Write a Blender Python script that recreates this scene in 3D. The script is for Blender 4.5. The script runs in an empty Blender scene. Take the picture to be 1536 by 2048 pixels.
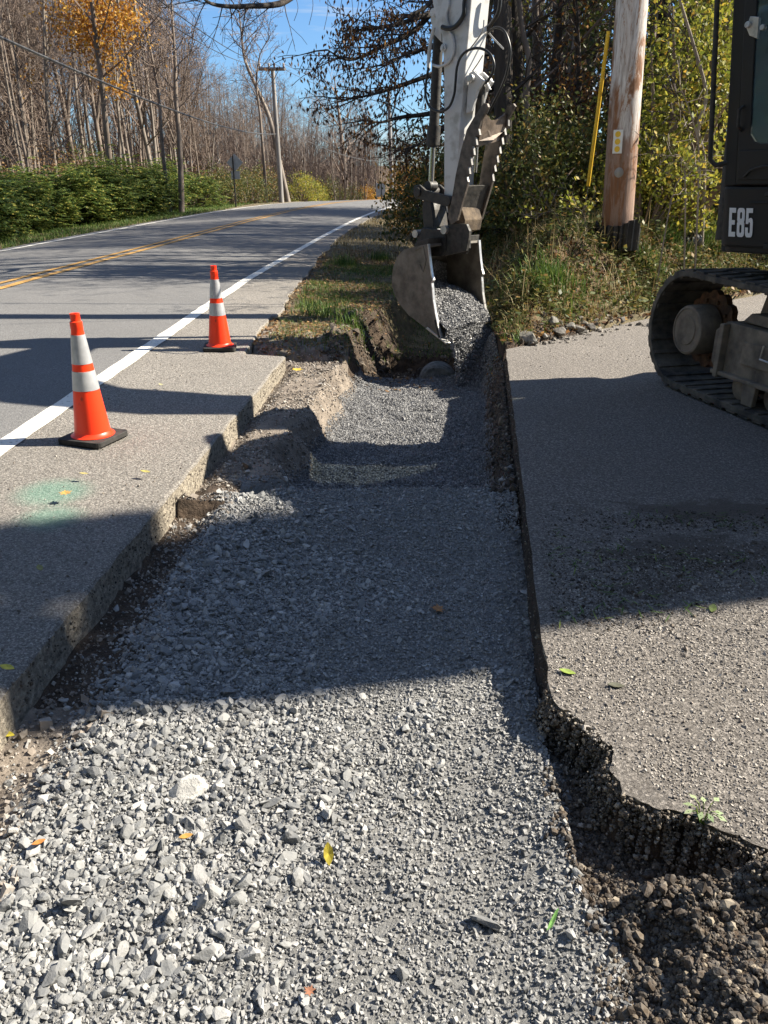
import bpy, math, random
import numpy as np
from mathutils import Vector, Matrix
R = math.radians
SC = bpy.context.scene
COL = SC.collection
rng = np.random.default_rng(7)
random.seed(5)

# ------------------------------------------------------------ camera model
F, PITCH, CH = 1540.0, R(23.1), 1.34
cp, sp = math.cos(PITCH), math.sin(PITCH)
def ray(px, py):
    u = (px - 768) / F; v = (py - 1024) / F
    return Vector((u, cp - v * sp, -sp - v * cp))
CAMP = Vector((0, 0, CH))
def PZ(px, py, z=0.0):
    d = ray(px, py); return CAMP + d * ((z - CH) / d.z)
def PY(px, py, Y):
    d = ray(px, py); return CAMP + d * (Y / d.y)

# ------------------------------------------------------------ noise
def _h(i, j, s):
    n = (i.astype(np.int64) * 374761393 + j.astype(np.int64) * 668265263 + s * 974634777) & 0x7fffffff
    n = ((n ^ (n >> 13)) * 1274126177) & 0x7fffffff
    n = (n ^ (n >> 16)) & 0xffff
    return n / 65535.0
def vn(x, y, s=0):
    x = np.asarray(x, float); y = np.asarray(y, float)
    i = np.floor(x); j = np.floor(y); a = x - i; b = y - j
    a = a * a * (3 - 2 * a); b = b * b * (3 - 2 * b)
    return (_h(i, j, s) * (1 - a) + _h(i + 1, j, s) * a) * (1 - b) + (_h(i, j + 1, s) * (1 - a) + _h(i + 1, j + 1, s) * a) * b
def fbm(x, y, o=4, s=0):
    t = 0; a = .5; k = 1.0
    for q in range(o):
        t = t + a * (vn(np.asarray(x) * k + 17.3 * q, np.asarray(y) * k - 9.1 * q, s + q) - .5); a *= .5; k *= 2.03
    return t * 2
def ss(a, b, x):
    t = np.clip((np.asarray(x, float) - a) / (b - a), 0, 1); return t * t * (3 - 2 * t)
def lerp(a, b, t): return a + (b - a) * t

# ------------------------------------------------------------ properties
def tag(o, label=None, cat=None, group=None, kind=None):
    if label: o['label'] = label
    if cat: o['category'] = cat
    if group: o['group'] = group
    if kind: o['kind'] = kind
    return o
def empty(name, loc=(0, 0, 0), rz=0.0):
    o = bpy.data.objects.new(name, None); COL.objects.link(o)
    o.location = loc; o.rotation_euler = (0, 0, rz); o.empty_display_size = .1
    return o
def wloc(o):
    v = Vector((0, 0, 0))
    while o is not None: v = v + Vector(o.location); o = o.parent
    return v
def copy_tree(o, parent=None):
    c = o.copy(); COL.objects.link(c); c.parent = parent
    for ch in [k for k in o.children]: copy_tree(ch, c)
    return c

# ------------------------------------------------------------ mesh builder
class MB:
    def __init__(s): s.V = []; s.F = []
    def add(s, V, F):
        n = len(s.V); s.V += [tuple(v) for v in V]; s.F += [tuple(i + n for i in f) for f in F]; return s
    def box(s, M, sx, sy, sz):
        V = [M @ Vector((x * sx / 2, y * sy / 2, z * sz / 2)) for x in (-1, 1) for y in (-1, 1) for z in (-1, 1)]
        return s.add(V, [(0, 1, 3, 2), (4, 6, 7, 5), (0, 4, 5, 1), (2, 3, 7, 6), (0, 2, 6, 4), (1, 5, 7, 3)])
    def prism(s, poly, w0, w1, fn):
        n = len(poly)
        V = [fn(a, b, w0) for a, b in poly] + [fn(a, b, w1) for a, b in poly]
        Fc = [tuple(range(n)), tuple(range(2 * n - 1, n - 1, -1))]
        Fc += [(i, i + n, (i + 1) % n + n, (i + 1) % n) for i in range(n)]
        return s.add(V, Fc)
    def strip(s, pts, th, w0, w1, fn):          # curved plate: open polyline with thickness
        n = len(pts); P = [Vector((a, b)) for a, b in pts]; off = []
        for i in range(n):
            t = (P[min(i + 1, n - 1)] - P[max(i - 1, 0)]).normalized(); off.append(P[i] + Vector((-t.y, t.x)) * th)
        return s.prism([tuple(p) for p in P] + [tuple(p) for p in reversed(off)], w0, w1, fn)
    def tube(s, pts, rad, n=6, cap=True, tip=False):
        pts = [Vector(p) for p in pts]; m = len(pts)
        if not hasattr(rad, '__len__'): rad = [rad] * m
        V = []; up = Vector((0, 0, 1)); prev = None
        for i, p in enumerate(pts):
            t = pts[min(i + 1, m - 1)] - pts[max(i - 1, 0)]
            if t.length < 1e-9: t = Vector((0, 0, 1))
            t.normalize()
            if prev is None:
                a = t.cross(Vector((0, 0, 1)) if abs(t.z) < .9 else Vector((1, 0, 0))).normalized()
            else:
                a = prev - t * prev.dot(t)
                a = a.normalized() if a.length > 1e-6 else t.orthogonal().normalized()
            prev = a; b = t.cross(a)
            for k in range(n):
                q = 2 * math.pi * k / n; V.append(p + (a * math.cos(q) + b * math.sin(q)) * rad[i])
        Fc = []
        for i in range(m - 1):
            for k in range(n): Fc.append((i * n + k, i * n + (k + 1) % n, (i + 1) * n + (k + 1) % n, (i + 1) * n + k))
        if cap: Fc.append(tuple(range(n - 1, -1, -1))); Fc.append(tuple(range((m - 1) * n, m * n)))
        return s.add(V, Fc)
    def cyl(s, a, b, r, n=20, r2=None): return s.tube([a, b], [r, r if r2 is None else r2], n)
    def lathe(s, prof, o, axis=Vector((0, 0, 1)), n=32):
        ax = axis.normalized(); a = ax.orthogonal().normalized(); b = ax.cross(a); o = Vector(o)
        V = []; m = len(prof)
        for r, z in prof:
            for k in range(n):
                q = 2 * math.pi * k / n; V.append(o + ax * z + (a * math.cos(q) + b * math.sin(q)) * max(r, 1e-4))
        Fc = [(i * n + k, i * n + (k + 1) % n, (i + 1) * n + (k + 1) % n, (i + 1) * n + k) for i in range(m - 1) for k in range(n)]
        Fc.append(tuple(range(n - 1, -1, -1))); Fc.append(tuple(range((m - 1) * n, m * n)))
        return s.add(V, Fc)
    def build(s, name, mat, parent=None, loc=None, smooth=None, bevel=0, label=None):
        if parent is not None: off = wloc(parent)
        else: off = Vector(loc) if loc is not None else Vector((0, 0, 0))
        me = bpy.data.meshes.new(name)
        A = np.array(s.V, float) - np.array(off)
        me.from_pydata([tuple(v) for v in A], [], s.F); me.materials.append(mat)
        o = bpy.data.objects.new(name, me); COL.objects.link(o)
        if parent is not None: o.parent = parent
        else: o.location = off
        if smooth:
            me.polygons.foreach_set('use_smooth', [True] * len(me.polygons)); me.set_sharp_from_angle(angle=R(smooth))
        if bevel:
            b = o.modifiers.new('bevel', 'BEVEL'); b.width = bevel; b.segments = 2; b.limit_method = 'ANGLE'; b.angle_limit = R(35)
        me.update()
        if label: o['label'] = label
        return o
def npmesh(name, V, Fa, mat, parent=None, loc=(0, 0, 0), smooth=False):
    me = bpy.data.meshes.new(name)
    V = np.asarray(V, np.float32); Fa = np.asarray(Fa, np.int32)
    k = Fa.shape[1]
    off = wloc(parent) if parent is not None else Vector(loc)
    V = V - np.array(off, np.float32)
    me.vertices.add(len(V)); me.vertices.foreach_set('co', V.ravel())
    me.loops.add(Fa.size); me.loops.foreach_set('vertex_index', Fa.ravel())
    me.polygons.add(len(Fa)); me.polygons.foreach_set('loop_start', np.arange(0, Fa.size, k, dtype=np.int32))
    try: me.polygons.foreach_set('loop_total', np.full(len(Fa), k, np.int32))
    except Exception: pass
    if smooth: me.polygons.foreach_set('use_smooth', np.ones(len(Fa), bool))
    me.update(calc_edges=True)
    for m in (mat if isinstance(mat, (list, tuple)) else [mat]): me.materials.append(m)
    if not smooth:
        me.polygons.foreach_set('use_smooth', np.zeros(len(Fa), bool))
    o = bpy.data.objects.new(name, me); COL.objects.link(o)
    if parent is not None: o.parent = parent
    else: o.location = off
    return o

# ------------------------------------------------------------ materials
def nodes(name):
    m = bpy.data.materials.new(name); m.use_nodes = True; t = m.node_tree
    return m, t, t.nodes['Principled BSDF'], t.nodes['Material Output']
def N(t, k, **kw):
    n = t.nodes.new(k)
    for a, b in kw.items():
        if a.startswith('i_'):
            key = a[2:]; key = int(key) if key.isdigit() else key.replace('_', ' ')
            n.inputs[key].default_value = b
        else: setattr(n, a, b)
    return n
def ramp(t, fac, stops, interp='LINEAR'):
    r = t.nodes.new('ShaderNodeValToRGB'); r.color_ramp.interpolation = interp
    e = r.color_ramp.elements
    while len(e) < len(stops): e.new(.5)
    for x, (p, c) in zip(e, stops):
        x.position = p; x.color = (c[0], c[1], c[2], 1) if hasattr(c, '__len__') else (c, c, c, 1)
    t.links.new(fac, r.inputs[0]); return r.outputs[0]
def mixc(t, f, a, b, mode='MIX'):
    n = N(t, 'ShaderNodeMix', data_type='RGBA', blend_type=mode)
    for s, v in ((0, f), (6, a), (7, b)):
        if hasattr(v, 'links'): t.links.new(v, n.inputs[s])
        elif s == 0: n.inputs[0].default_value = v
        else: n.inputs[s].default_value = (*v, 1)
    return n.outputs[2]
def noise(t, sc, det=4, rough=.55, vec=None, stretch=None, dist=0):
    tc = N(t, 'ShaderNodeTexCoord'); v = tc.outputs['Object']
    if stretch:
        mp = N(t, 'ShaderNodeMapping'); mp.inputs['Scale'].default_value = stretch; t.links.new(v, mp.inputs[0]); v = mp.outputs[0]
    n = N(t, 'ShaderNodeTexNoise'); n.inputs['Scale'].default_value = sc; n.inputs['Detail'].default_value = det
    n.inputs['Roughness'].default_value = rough; n.inputs['Distortion'].default_value = dist
    t.links.new(v, n.inputs['Vector']); return n.outputs[0]
def voro(t, sc, out='Distance', feat='F1', rnd=1):
    tc = N(t, 'ShaderNodeTexCoord'); n = N(t, 'ShaderNodeTexVoronoi', feature=feat); n.inputs['Scale'].default_value = sc
    t.links.new(tc.outputs['Object'], n.inputs['Vector']); return n.outputs[out]
def bump(t, b, h, dist, strength=1.0, prev=None):
    n = N(t, 'ShaderNodeBump'); n.inputs['Distance'].default_value = dist; n.inputs['Strength'].default_value = strength
    t.links.new(h, n.inputs['Height'])
    if prev: t.links.new(prev, n.inputs['Normal'])
    t.links.new(n.outputs[0], b.inputs['Normal']); return n.outputs[0]
def pm(name, c1, c2, sc=5, rough=.8, bsc=0, bd=.002, metal=0, lo=.35, hi=.65, stretch=None, det=5, r2=None, spec=None):
    m, t, b, o = nodes(name)
    n = noise(t, sc, det, .6, stretch=stretch); c = ramp(t, n, [(lo, c1), (hi, c2)])
    t.links.new(c, b.inputs['Base Color']); b.inputs['Roughness'].default_value = rough; b.inputs['Metallic'].default_value = metal
    if spec is not None: b.inputs['Specular IOR Level'].default_value = spec
    if r2 is not None:
        rr = ramp(t, n, [(lo, rough), (hi, r2)]); t.links.new(rr, b.inputs['Roughness'])
    if bsc: bump(t, b, noise(t, bsc, 5, .65, stretch=stretch), bd)
    return m
def stone_mat(name, stops, rough=.85):
    m, t, b, o = nodes(name)
    g = N(t, 'ShaderNodeNewGeometry'); c = ramp(t, g.outputs['Random Per Island'], stops)
    n = noise(t, 60, 4, .7); c2 = mixc(t, ramp(t, n, [(.4, 0), (.7, .35)]), c, (.32, .31, .29))
    t.links.new(c2, b.inputs['Base Color']); b.inputs['Roughness'].default_value = rough
    bump(t, b, noise(t, 220, 3), .0012)
    return m
def leaf_mat(name, stops, tr=.3, rough=.55):
    m, t, b, o = nodes(name)
    g = N(t, 'ShaderNodeNewGeometry'); c = ramp(t, g.outputs['Random Per Island'], stops)
    t.links.new(c, b.inputs['Base Color']); b.inputs['Roughness'].default_value = rough
    b.inputs['Specular IOR Level'].default_value = .35
    tl = N(t, 'ShaderNodeBsdfTranslucent'); mx = N(t, 'ShaderNodeMixShader'); mx.inputs[0].default_value = tr
    cc = mixc(t, .0, c, (1, 1, 1)); t.links.new(cc, tl.inputs[0])
    t.links.new(b.outputs[0], mx.inputs[1]); t.links.new(tl.outputs[0], mx.inputs[2]); t.links.new(mx.outputs[0], o.inputs[0])
    return m
M = {}
def asphalt(name, base, lightc, chips, bdist, dirt=None, green=False, pits=False):
    m, t, b, o = nodes(name)
    v = voro(t, chips * 1.9, 'Color'); sep = N(t, 'ShaderNodeSeparateColor'); t.links.new(v, sep.inputs[0])
    c = ramp(t, sep.outputs[0], [(0, [x * .62 for x in base]), (.45, base), (.8, lightc), (1, [min(1, x * 1.5) for x in lightc])])
    big = noise(t, .9, 5, .6); c = mixc(t, ramp(t, big, [(.35, 0), (.7, .45)]), c, [x * .8 for x in base])
    if dirt:
        dn = noise(t, 5, 7, .7, dist=.6, stretch=(.55, 1.2, 1)); tcd = N(t, 'ShaderNodeTexCoord')
        for (dx, dy, rx, ry) in dirt:
            mp = N(t, 'ShaderNodeMapping'); t.links.new(tcd.outputs['Object'], mp.inputs[0]); mp.vector_type = 'TEXTURE'
            mp.inputs['Location'].default_value = (dx, dy, 0); mp.inputs['Scale'].default_value = (rx, ry, 1)
            ln = N(t, 'ShaderNodeVectorMath', operation='LENGTH'); t.links.new(mp.outputs[0], ln.inputs[0])
            ad = N(t, 'ShaderNodeMath', operation='MULTIPLY_ADD'); t.links.new(dn, ad.inputs[0]); ad.inputs[1].default_value = -3.2; t.links.new(ln.outputs['Value'], ad.inputs[2])
            ad_ = N(t, 'ShaderNodeMath', operation='ADD'); t.links.new(ad.outputs[0], ad_.inputs[0]); ad_.inputs[1].default_value = 1.02; ad = ad_
            c = mixc(t, ramp(t, ad.outputs[0], [(0, .85), (.3, 0)]), c, (.06, .043, .031))
    if pits: c = mixc(t, ramp(t, noise(t, chips * .8, 4, .7), [(.40, .85), (.50, 0)]), c, (.055, .048, .042))
    fine = noise(t, 240, 3, .6); c = mixc(t, .35, c, ramp(t, fine, [(.3, [x * .5 for x in base]), (.7, lightc)]))
    if green:
        tc = N(t, 'ShaderNodeTexCoord')
        for (gx, gy, gr) in ((-1.58, 3.42, .17), (-1.47, 3.12, .13)):
            vm = N(t, 'ShaderNodeVectorMath', operation='DISTANCE'); t.links.new(tc.outputs['Object'], vm.inputs[0]); vm.inputs[1].default_value = (gx, gy, 0)
            ad = N(t, 'ShaderNodeMath', operation='MULTIPLY_ADD'); t.links.new(fine, ad.inputs[0]); ad.inputs[1].default_value = .25; t.links.new(vm.outputs['Value'], ad.inputs[2])
            c = mixc(t, ramp(t, ad.outputs[0], [(gr * .6 + .12, .42), (gr + .16, 0)]), c, (.12, .34, .25))
    t.links.new(c, b.inputs['Base Color']); b.inputs['Roughness'].default_value = .9; b.inputs['Specular IOR Level'].default_value = .25
    d = voro(t, chips * 1.25, 'Distance'); n1 = bump(t, b, d, -bdist * .45, .8)
    n2 = bump(t, b, noise(t, chips * .9, 6, .78), bdist * 1.5, .9, n1); n3 = bump(t, b, noise(t, 36, 5, .7), .016 if pits else .004, .9, n2)
    return m
M['lane'] = asphalt('lane_asphalt', (.125, .125, .127), (.25, .245, .24), 120, .002)
M['shoulder'] = asphalt('shoulder_asphalt', (.20, .185, .168), (.44, .41, .37), 95, .0055, green=True, pits=True)
M['drive'] = asphalt('driveway_asphalt', (.18, .165, .152), (.40, .365, .33), 85, .009, pits=True, dirt=[(1.55, 3.17, .75, .16), (2.3, 3.2, .8, .16), (1.2, 2.72, .42, .22), (1.95, 2.78, .55, .18), (1.1, 2.45, .30, .10), (1.5, 2.35, .25, .07), (2.7, 2.6, .5, .2)])
M['slab_side'] = pm('cut_asphalt_side', (.15, .13, .105), (.44, .39, .31), 45, .95, 70, .02)
M['soil'] = pm('dark_soil', (.035, .024, .016), (.10, .07, .048), 14, .95, 40, .03)
M['dirt'] = pm('packed_dirt', (.11, .09, .073), (.29, .245, .20), 9, .95, 70, .012, lo=.3, hi=.7)
M['fines'] = pm('stone_dust', (.14, .14, .137), (.29, .288, .28), 60, .95, 130, .014, lo=.3, hi=.7)
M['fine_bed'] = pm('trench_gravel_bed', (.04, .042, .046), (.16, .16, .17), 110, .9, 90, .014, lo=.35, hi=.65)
M['litter'] = pm('woodland_floor', (.06, .04, .022), (.20, .135, .07), 6, .95, 30, .05)
M['verge'] = pm('verge_soil', (.07, .06, .03), (.19, .15, .085), 5, .95, 30, .03)
M['paint_white'] = pm('white_road_paint', (.26, .25, .235), (.72, .70, .64), 45, .75, 90, .003, lo=.34, hi=.42, det=8)
M['paint_yellow'] = pm('yellow_road_paint', (.25, .16, .07), (.66, .36, .08), 40, .7, 90, .002)
M['gravel'] = stone_mat('crushed_limestone', [(0, (.12, .125, .13)), (.5, (.22, .225, .225)), (.88, (.31, .31, .305)), (1, (.45, .44, .42))])
M['grit'] = stone_mat('limestone_grit', [(0, (.12, .123, .126)), (.5, (.24, .24, .238)), (1, (.38, .375, .365))])
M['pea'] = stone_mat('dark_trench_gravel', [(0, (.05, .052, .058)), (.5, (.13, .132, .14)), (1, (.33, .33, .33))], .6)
M['clod'] = stone_mat('soil_clods', [(0, (.022, .015, .010)), (.7, (.06, .041, .027)), (.93, (.12, .09, .06)), (1, (.32, .27, .2))], .95)
M['rock'] = pm('field_rock', (.07, .062, .055), (.25, .235, .21), 9, .85, 40, .01)
# ============================================================ ROAD + TERRAIN
XC_Y = [-60, 0, 12, 20, 27, 35, 43, 52, 62, 75, 100, 160]
XC_X = [-5.3, -5.15, -5.1, -4.75, -4.3, -3.55, -2.3, 0.2, 4.5, 11, 26, 60]
ZL_Y = [-60, 0, 10, 18, 26, 34, 42, 50, 60, 80, 160, 400]
ZL_Z = [0, 0, 0, .05, .16, .28, .38, .40, .20, -.5, -2.2, -2.2]
def xc(y): return np.interp(y, XC_Y, XC_X)
def xcs(y): return (xc(np.asarray(y) - 2) + xc(y) * 2 + xc(np.asarray(y) + 2)) / 4
def zl(y): return (np.interp(np.asarray(y) - 3, ZL_Y, ZL_Z) + np.interp(y, ZL_Y, ZL_Z) * 2 + np.interp(np.asarray(y) + 3, ZL_Y, ZL_Z)) / 4
def hw(y): return np.interp(y, [0, 12, 30, 60], [3.02, 3.02, 3.2, 3.6])
def zroad(x, y):
    d = np.abs(x - xcs(y)); return zl(y) + .085 - .028 * d
def xe_r(y):                      # right edge of the paving
    y = np.asarray(y, float)
    cut = -1.11 + (y - 2.0) * .056
    cut = cut + .012 * (vn(y * 9, 0 * y, 3) - .5) - .035 * ss(4.62, 4.60, y) * 0
    far = xcs(y) + hw(y) + np.interp(y, [6, 12, 22, 60], [.92, .80, .40, .35]) + .10 * fbm(y * 1.3, y * 0, 4, 9)
    return np.where(y < 6.66, cut, far)
def xe_l(y): return xcs(y) - hw(y) - .35 - .06 * fbm(np.asarray(y) * .8, np.asarray(y) * 0, 3, 4)
DE = [(.38, -3), (.47, 1.80), (.50, 2.05), (.64, 3.22), (1.07, 6.78)]
def xdr(y): return np.interp(y, [p[1] for p in DE], [p[0] for p in DE])
BN = Vector((-.688, .726))
def bank_d(x, y):
    d1 = (x - 1.10) * BN.x + (y - 6.80) * BN.y
    d2 = x - (xe_r(np.maximum(y, 6.8)) + 2.25)
    k = .25; h = np.clip(.5 + .5 * (d2 - d1) / k, 0, 1)
    return d2 * (1 - h) + d1 * h - k * h * (1 - h)
def lip(y): return np.interp(y, [3.4, 3.9, 4.35, 4.6, 4.85, 5.2, 5.7, 6.4, 6.9, 7.4], [-.70, -.70, -.64, -.72, -.62, -.60, -.50, -.47, -.40, -.36]) + .065 * np.cos(np.asarray(y) * 9.4) * ss(5.6, 4.9, y) + .02 * np.cos(np.asarray(y) * 9.4)
def H(x, y):
    x = np.asarray(x, float); y = np.asarray(y, float)
    n1 = fbm(x * 1.1, y * 1.1, 5, 11); n2 = fbm(x * 6, y * 6, 4, 21); n3 = fbm(x * 22, y * 22, 3, 31)
    er = xe_r(y); el = xe_l(y); s = x - er; d = bank_d(x, y)
    zr = zl(y)
    # verge + ditch to the right of the road, for y > 7
    dd = np.interp(y, [7, 10, 14, 30, 50], [.70, .60, .42, .3, .25])
    dt = np.interp(y, [7, 9.4, 11, 16], [.72, .9, 1.35, 1.6])
    verge = zr - .05 - .04 * s + .05 * n1 + .03 * n2
    ditch = zr - dd * ss(0, 1, (s - dt) / .45) + .08 * n1 * (s > dt)
    zv = np.minimum(verge, ditch + .0 * n2)
    bk = .80 * ss(-.15, 1.15, d) + .14 * np.clip(d - 1.0, 0, 14) + .13 * n1 * ss(0, 1, d) + .07 * n2 * ss(0, .6, d)
    bz = np.where(d > 0, bk + np.minimum(zv, 0) * (1 - ss(0, .5, d)), zv)
    # trench in front
    l = lip(y) + .05 * n2 + .03 * fbm(y * 3, x * 0, 3, 5)
    r = xdr(y) - .02
    shelf = -.125 + .02 * n1 + .012 * n2 + .006 * n3 - .05 * ss(.12, 0, x - er)
    fl = -.44 + .03 * n2 + .02 * n1 + .05 * ss(.25, -.55, x) + .04 * ss(.3, 1.0, x) * 0
    wl = ss(l + .19 + .05 * n1, l - .02, x)
    zt = fl + (shelf - fl) * wl
    zt = np.where(x > r - .17, np.maximum(zt, fl + (-.12 - fl) * ss(r - .16 + .06 * n2, r + .0, x)), zt)
    pile = -.14 + .05 * ss(.22, .48, x) * ss(2.3, 1.7, y) + .03 * ss(2.9, 3.55, y) + .022 * n1 + .018 * n2 + .006 * n3 + .02 * ss(2.8, 3.5, y)
    cr = 3.62 + .10 * n1 + .05 * n2 + .10 * np.cos(x * 2)
    pile = np.minimum(pile, pile - .40 * np.clip((y - cr) / .48, 0, 1))
    edge = ss(er + .10 + .05 * n2, er + .28 + .05 * n2, x)      # strip of bare dirt by the slab
    pile2 = np.where(y < 3.75, (-.185 + .015 * n2) * (1 - edge) + pile * edge, pile)
    zt = np.where(y < 3.5, pile2, np.maximum(zt, np.where((x > -.80) | (y < 3.7), pile, -9)))
    zt = np.where((y > 6.6), np.maximum(zt, -.50), zt)
    # soil heap bottom right, hollow under the broken edge
    so = ss(.44, .56, x + .06 * n2) * ss(1.62, 1.44, y)
    zt = zt + so * (.035 + .05 * ss(.62, .9, x) + .065 * np.exp(-((y - np.interp(x, [.5, .6, .7, .85, 1.2], [1.6, 1.42, 1.33, 1.22, 1.1]) + .04) / .075) ** 2) + .07 * n1 + .06 * n2 + .025 * n3 + .10 * ss(.55, 1.2, x) * ss(1.25, .9, y) - .13 * ss(.62, .75, x) * ss(1.15, 1.27, y))
    # blend to far
    k_ = .55 * ss(-.55, -.40, x); w = ss(6.95 + k_, 7.35 + k_ * .8, y + .25 * n2 * (1 - k_) + .1 * n1)
    pit = np.minimum(bz, np.where((x > -.35 + .1 * n2) & (x < 1.35), -.50 - .28 * ss(7.6, 8.0, y) + .05 * n2, 9))
    far_ = np.where(y < 9.3 + .3 * n1, np.maximum(pit, -.85), bz)
    wallL = ss(-.50 + .22 * n1 + .12 * n2, .10 + .15 * n2, x)
    far_ = np.where((y < 9.3 + .3 * n1) & (d < .2), zv * (1 - wallL) + far_ * wallL, bz)
    far_ = np.where((x < er + .9) & (y < 8.8), far_ - .10 * np.maximum(0, n1) - .16 * ss(.02, .15, s) * ss(7.05, 6.8, y), far_)
    far_ = far_ + np.where((y < 10) & (x > er + .5) & (d < .3), .10 * n2 + .06 * n3, 0) * ss(.3, .8, wallL * (y < 9.6))
    z = zt * (1 - w) + far_ * w
    z = z - .24 * np.exp(-((y - 7.0 - .10 * n1 - .05 * n2) / .13) ** 2) * ss(-.98, -.80, x) * ss(-.22, -.45, x + .1 * n2)
    # right of driveway: buried below slab; beyond it the bank
    z = np.where((x > r) & (d <= 0) & (y > 1.2), -.145, z)
    z = np.where((x > r) & (d > 0), bk + .0, z)
    z = np.where((x > r) & (y < -1), -.16 + .05 * n1, z)
    # under road
    z = np.where((x <= er + .0) & (x >= el), zroad(x, y) - .14, z)
    # left side of the road
    L = el - x
    zL = zr - .02 - .02 * np.clip(L, 0, 3) + .05 * n1 - .10 * np.clip(L - 2.2, 0, 8) + .09 * np.clip(L - 12, 0, 60) * .35
    z = np.where(x < el, zL, z)
    # right bank becomes wooded slope
    z = z + np.where(y > 60, 0, 0)
    z = z + 9.0 * ss(150, 320, np.hypot(x, y))
    return z
def Hs(x, y): return float(H(np.array([x]), np.array([y]))[0])

def axis(dense0, dense1, st, lo, hi, g=1.09, cap=6.0):
    a = list(np.arange(dense0, dense1, st)); s = st
    v = a[-1]
    while v < hi: s = min(s * g, cap); v += s; a.append(v)
    s = st; v = a[0]; b = []
    while v > lo: s = min(s * g, cap); v -= s; b.append(v)
    return np.array(b[::-1] + a)
gx = axis(-1.45, 2.1, .021, -420, 420, 1.12, 14); gy = axis(.55, 9.6, .024, -60, 460, 1.09, 14)
X, Y = np.meshgrid(gx, gy); Z = H(X, Y)
nx, ny = len(gx), len(gy)
idx = np.arange(nx * ny).reshape(ny, nx)
Fq = np.stack([idx[:-1, :-1], idx[:-1, 1:], idx[1:, 1:], idx[1:, :-1]], -1).reshape(-1, 4)
gmats = [M['soil'], M['dirt'], M['fines'], M['fine_bed'], M['litter'], M['verge']]
ground = npmesh('ground', np.stack([X, Y, Z], -1).reshape(-1, 3), Fq, gmats)
ground['kind'] = 'structure'
cx = (X[:-1, :-1] + X[1:, 1:]).ravel() / 2; cy = (Y[:-1, :-1] + Y[1:, 1:]).ravel() / 2; cz = (Z[:-1, :-1] + Z[1:, 1:]).ravel() / 2
def region(x, y, z):
    n2 = fbm(x * 6, y * 6, 4, 21); n1 = fbm(x * 1.1, y * 1.1, 5, 11)
    er = xe_r(y); m = np.full(x.shape, 4)
    d = bank_d(x, y)
    m = np.where((x > er) & (d < .3), 5, m); m = np.where((x > er) & (y < 7.2) & (x < xdr(y) + .4), 1, m)
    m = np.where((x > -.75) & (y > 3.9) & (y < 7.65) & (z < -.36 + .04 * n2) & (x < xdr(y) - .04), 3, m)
    m = np.where((x < xdr(y) + .3) & (x > er + .2 + .04 * n2) & (y < 3.95), 2, m)
    m = np.where((x > er - .02) & (x < er + .26 + .05 * n2) & (y < 3.85) & (y > 2.0), 0, m)  # dark soil also puts the shade along the slab foot into the colour
    m = np.where((x > .46 - .06 * n2) & (y < 1.60) & (x < 6), 0, m)
    m = np.where((x > er + .75 + .1 * n2) & (y > 7.1) & (y < 10) & (x < 1.9) & (z < .1), 0, m)
    m = np.where((x > er) & (x < er + .9) & (y > 7.0) & (y < 8.1 + .5 * n1), 1, m)
    m = np.where((x > xdr(y) - .12) & (y > 3.2) & (y < 7.6) & (z > -.43) & (d < .2), 0, m)
    m = np.where((x < xe_l(y)) & (x > xe_l(y) - 2), 5, m)
    return m
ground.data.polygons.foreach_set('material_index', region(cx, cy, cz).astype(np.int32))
ground.data.polygons.foreach_set('use_smooth', np.ones(len(Fq), bool))

# ---------------- road sheet with a real cut edge
ys = axis(-2, 9, .06, -50, 118, 1.05, 1.5)
cols = []
tl = np.linspace(0, 1, 15)
V = []
for y in ys:
    a, b = float(xe_l(y)), float(xe_r(y)); wl_ = float(xcs(y) + hw(y) - .06)
    xs = list(a + (wl_ - a) * tl) + list(wl_ + (b - .012 - wl_) * np.linspace(.2, 1, 5)) + [b, b, b + .004]
    for k, x in enumerate(xs):
        z = float(zroad(x, y)) + .006 * float(fbm(x * 1.5, y * 1.5, 3, 2))
        if k == len(xs) - 3: z -= .010
        if k == len(xs) - 2: z -= .075
        if k == len(xs) - 1: z -= .26
        if k > len(xs) - 4: x += .012 * (float(vn(y * 7, k * 3.1, 8)) - .5)
        V.append((x, y, z))
K = len(xs); ny2 = len(ys); idx = np.arange(K * ny2).reshape(ny2, K)
Fq = np.stack([idx[:-1, :-1], idx[:-1, 1:], idx[1:, 1:], idx[1:, :-1]], -1)
mi = np.zeros(Fq.shape[:2], int); mi[:, 14:] = 1; mi[:, -2:] = 2
road = npmesh('road', V, Fq.reshape(-1, 4), [M['lane'], M['shoulder'], M['slab_side']], smooth=False)
road.data.polygons.foreach_set('material_index', mi.ravel().astype(np.int32)); road['kind'] = 'structure'

def stripe(name, off0, off1, y0, y1, mat, wear=0.0):
    ys_ = axis(max(y0, -2), 20, .1, y0, y1, 1.03, 1.0); ys_ = ys_[(ys_ >= y0) & (ys_ <= y1)]; V = []
    for y in ys_:
        for o_ in (off0, off1):
            x = float(xcs(y)) + (o_ * float(hw(y)) / 3.02 if abs(o_) > 2 else o_) + wear * (float(vn(y * 6, o_ * 9, 3)) - .5)
            V.append((x, y, float(zroad(x, y)) + .0075 + .006 * float(fbm(x * 1.5, y * 1.5, 3, 2))))
    n = len(ys_); i = np.arange(n - 1) * 2
    o = npmesh(name, V, np.stack([i, i + 1, i + 3, i + 2], -1), mat); return o
for nm, a, b, m in (('edge_line', 2.96, 3.09, 'paint_white'), ('edge_line', -3.09, -2.97, 'paint_white'), ('centre_line', .07, .18, 'paint_yellow'), ('centre_line', -.18, -.07, 'paint_yellow')):
    stripe(nm, a, b, -30, 105, M[m], .012)['kind'] = 'structure'

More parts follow.
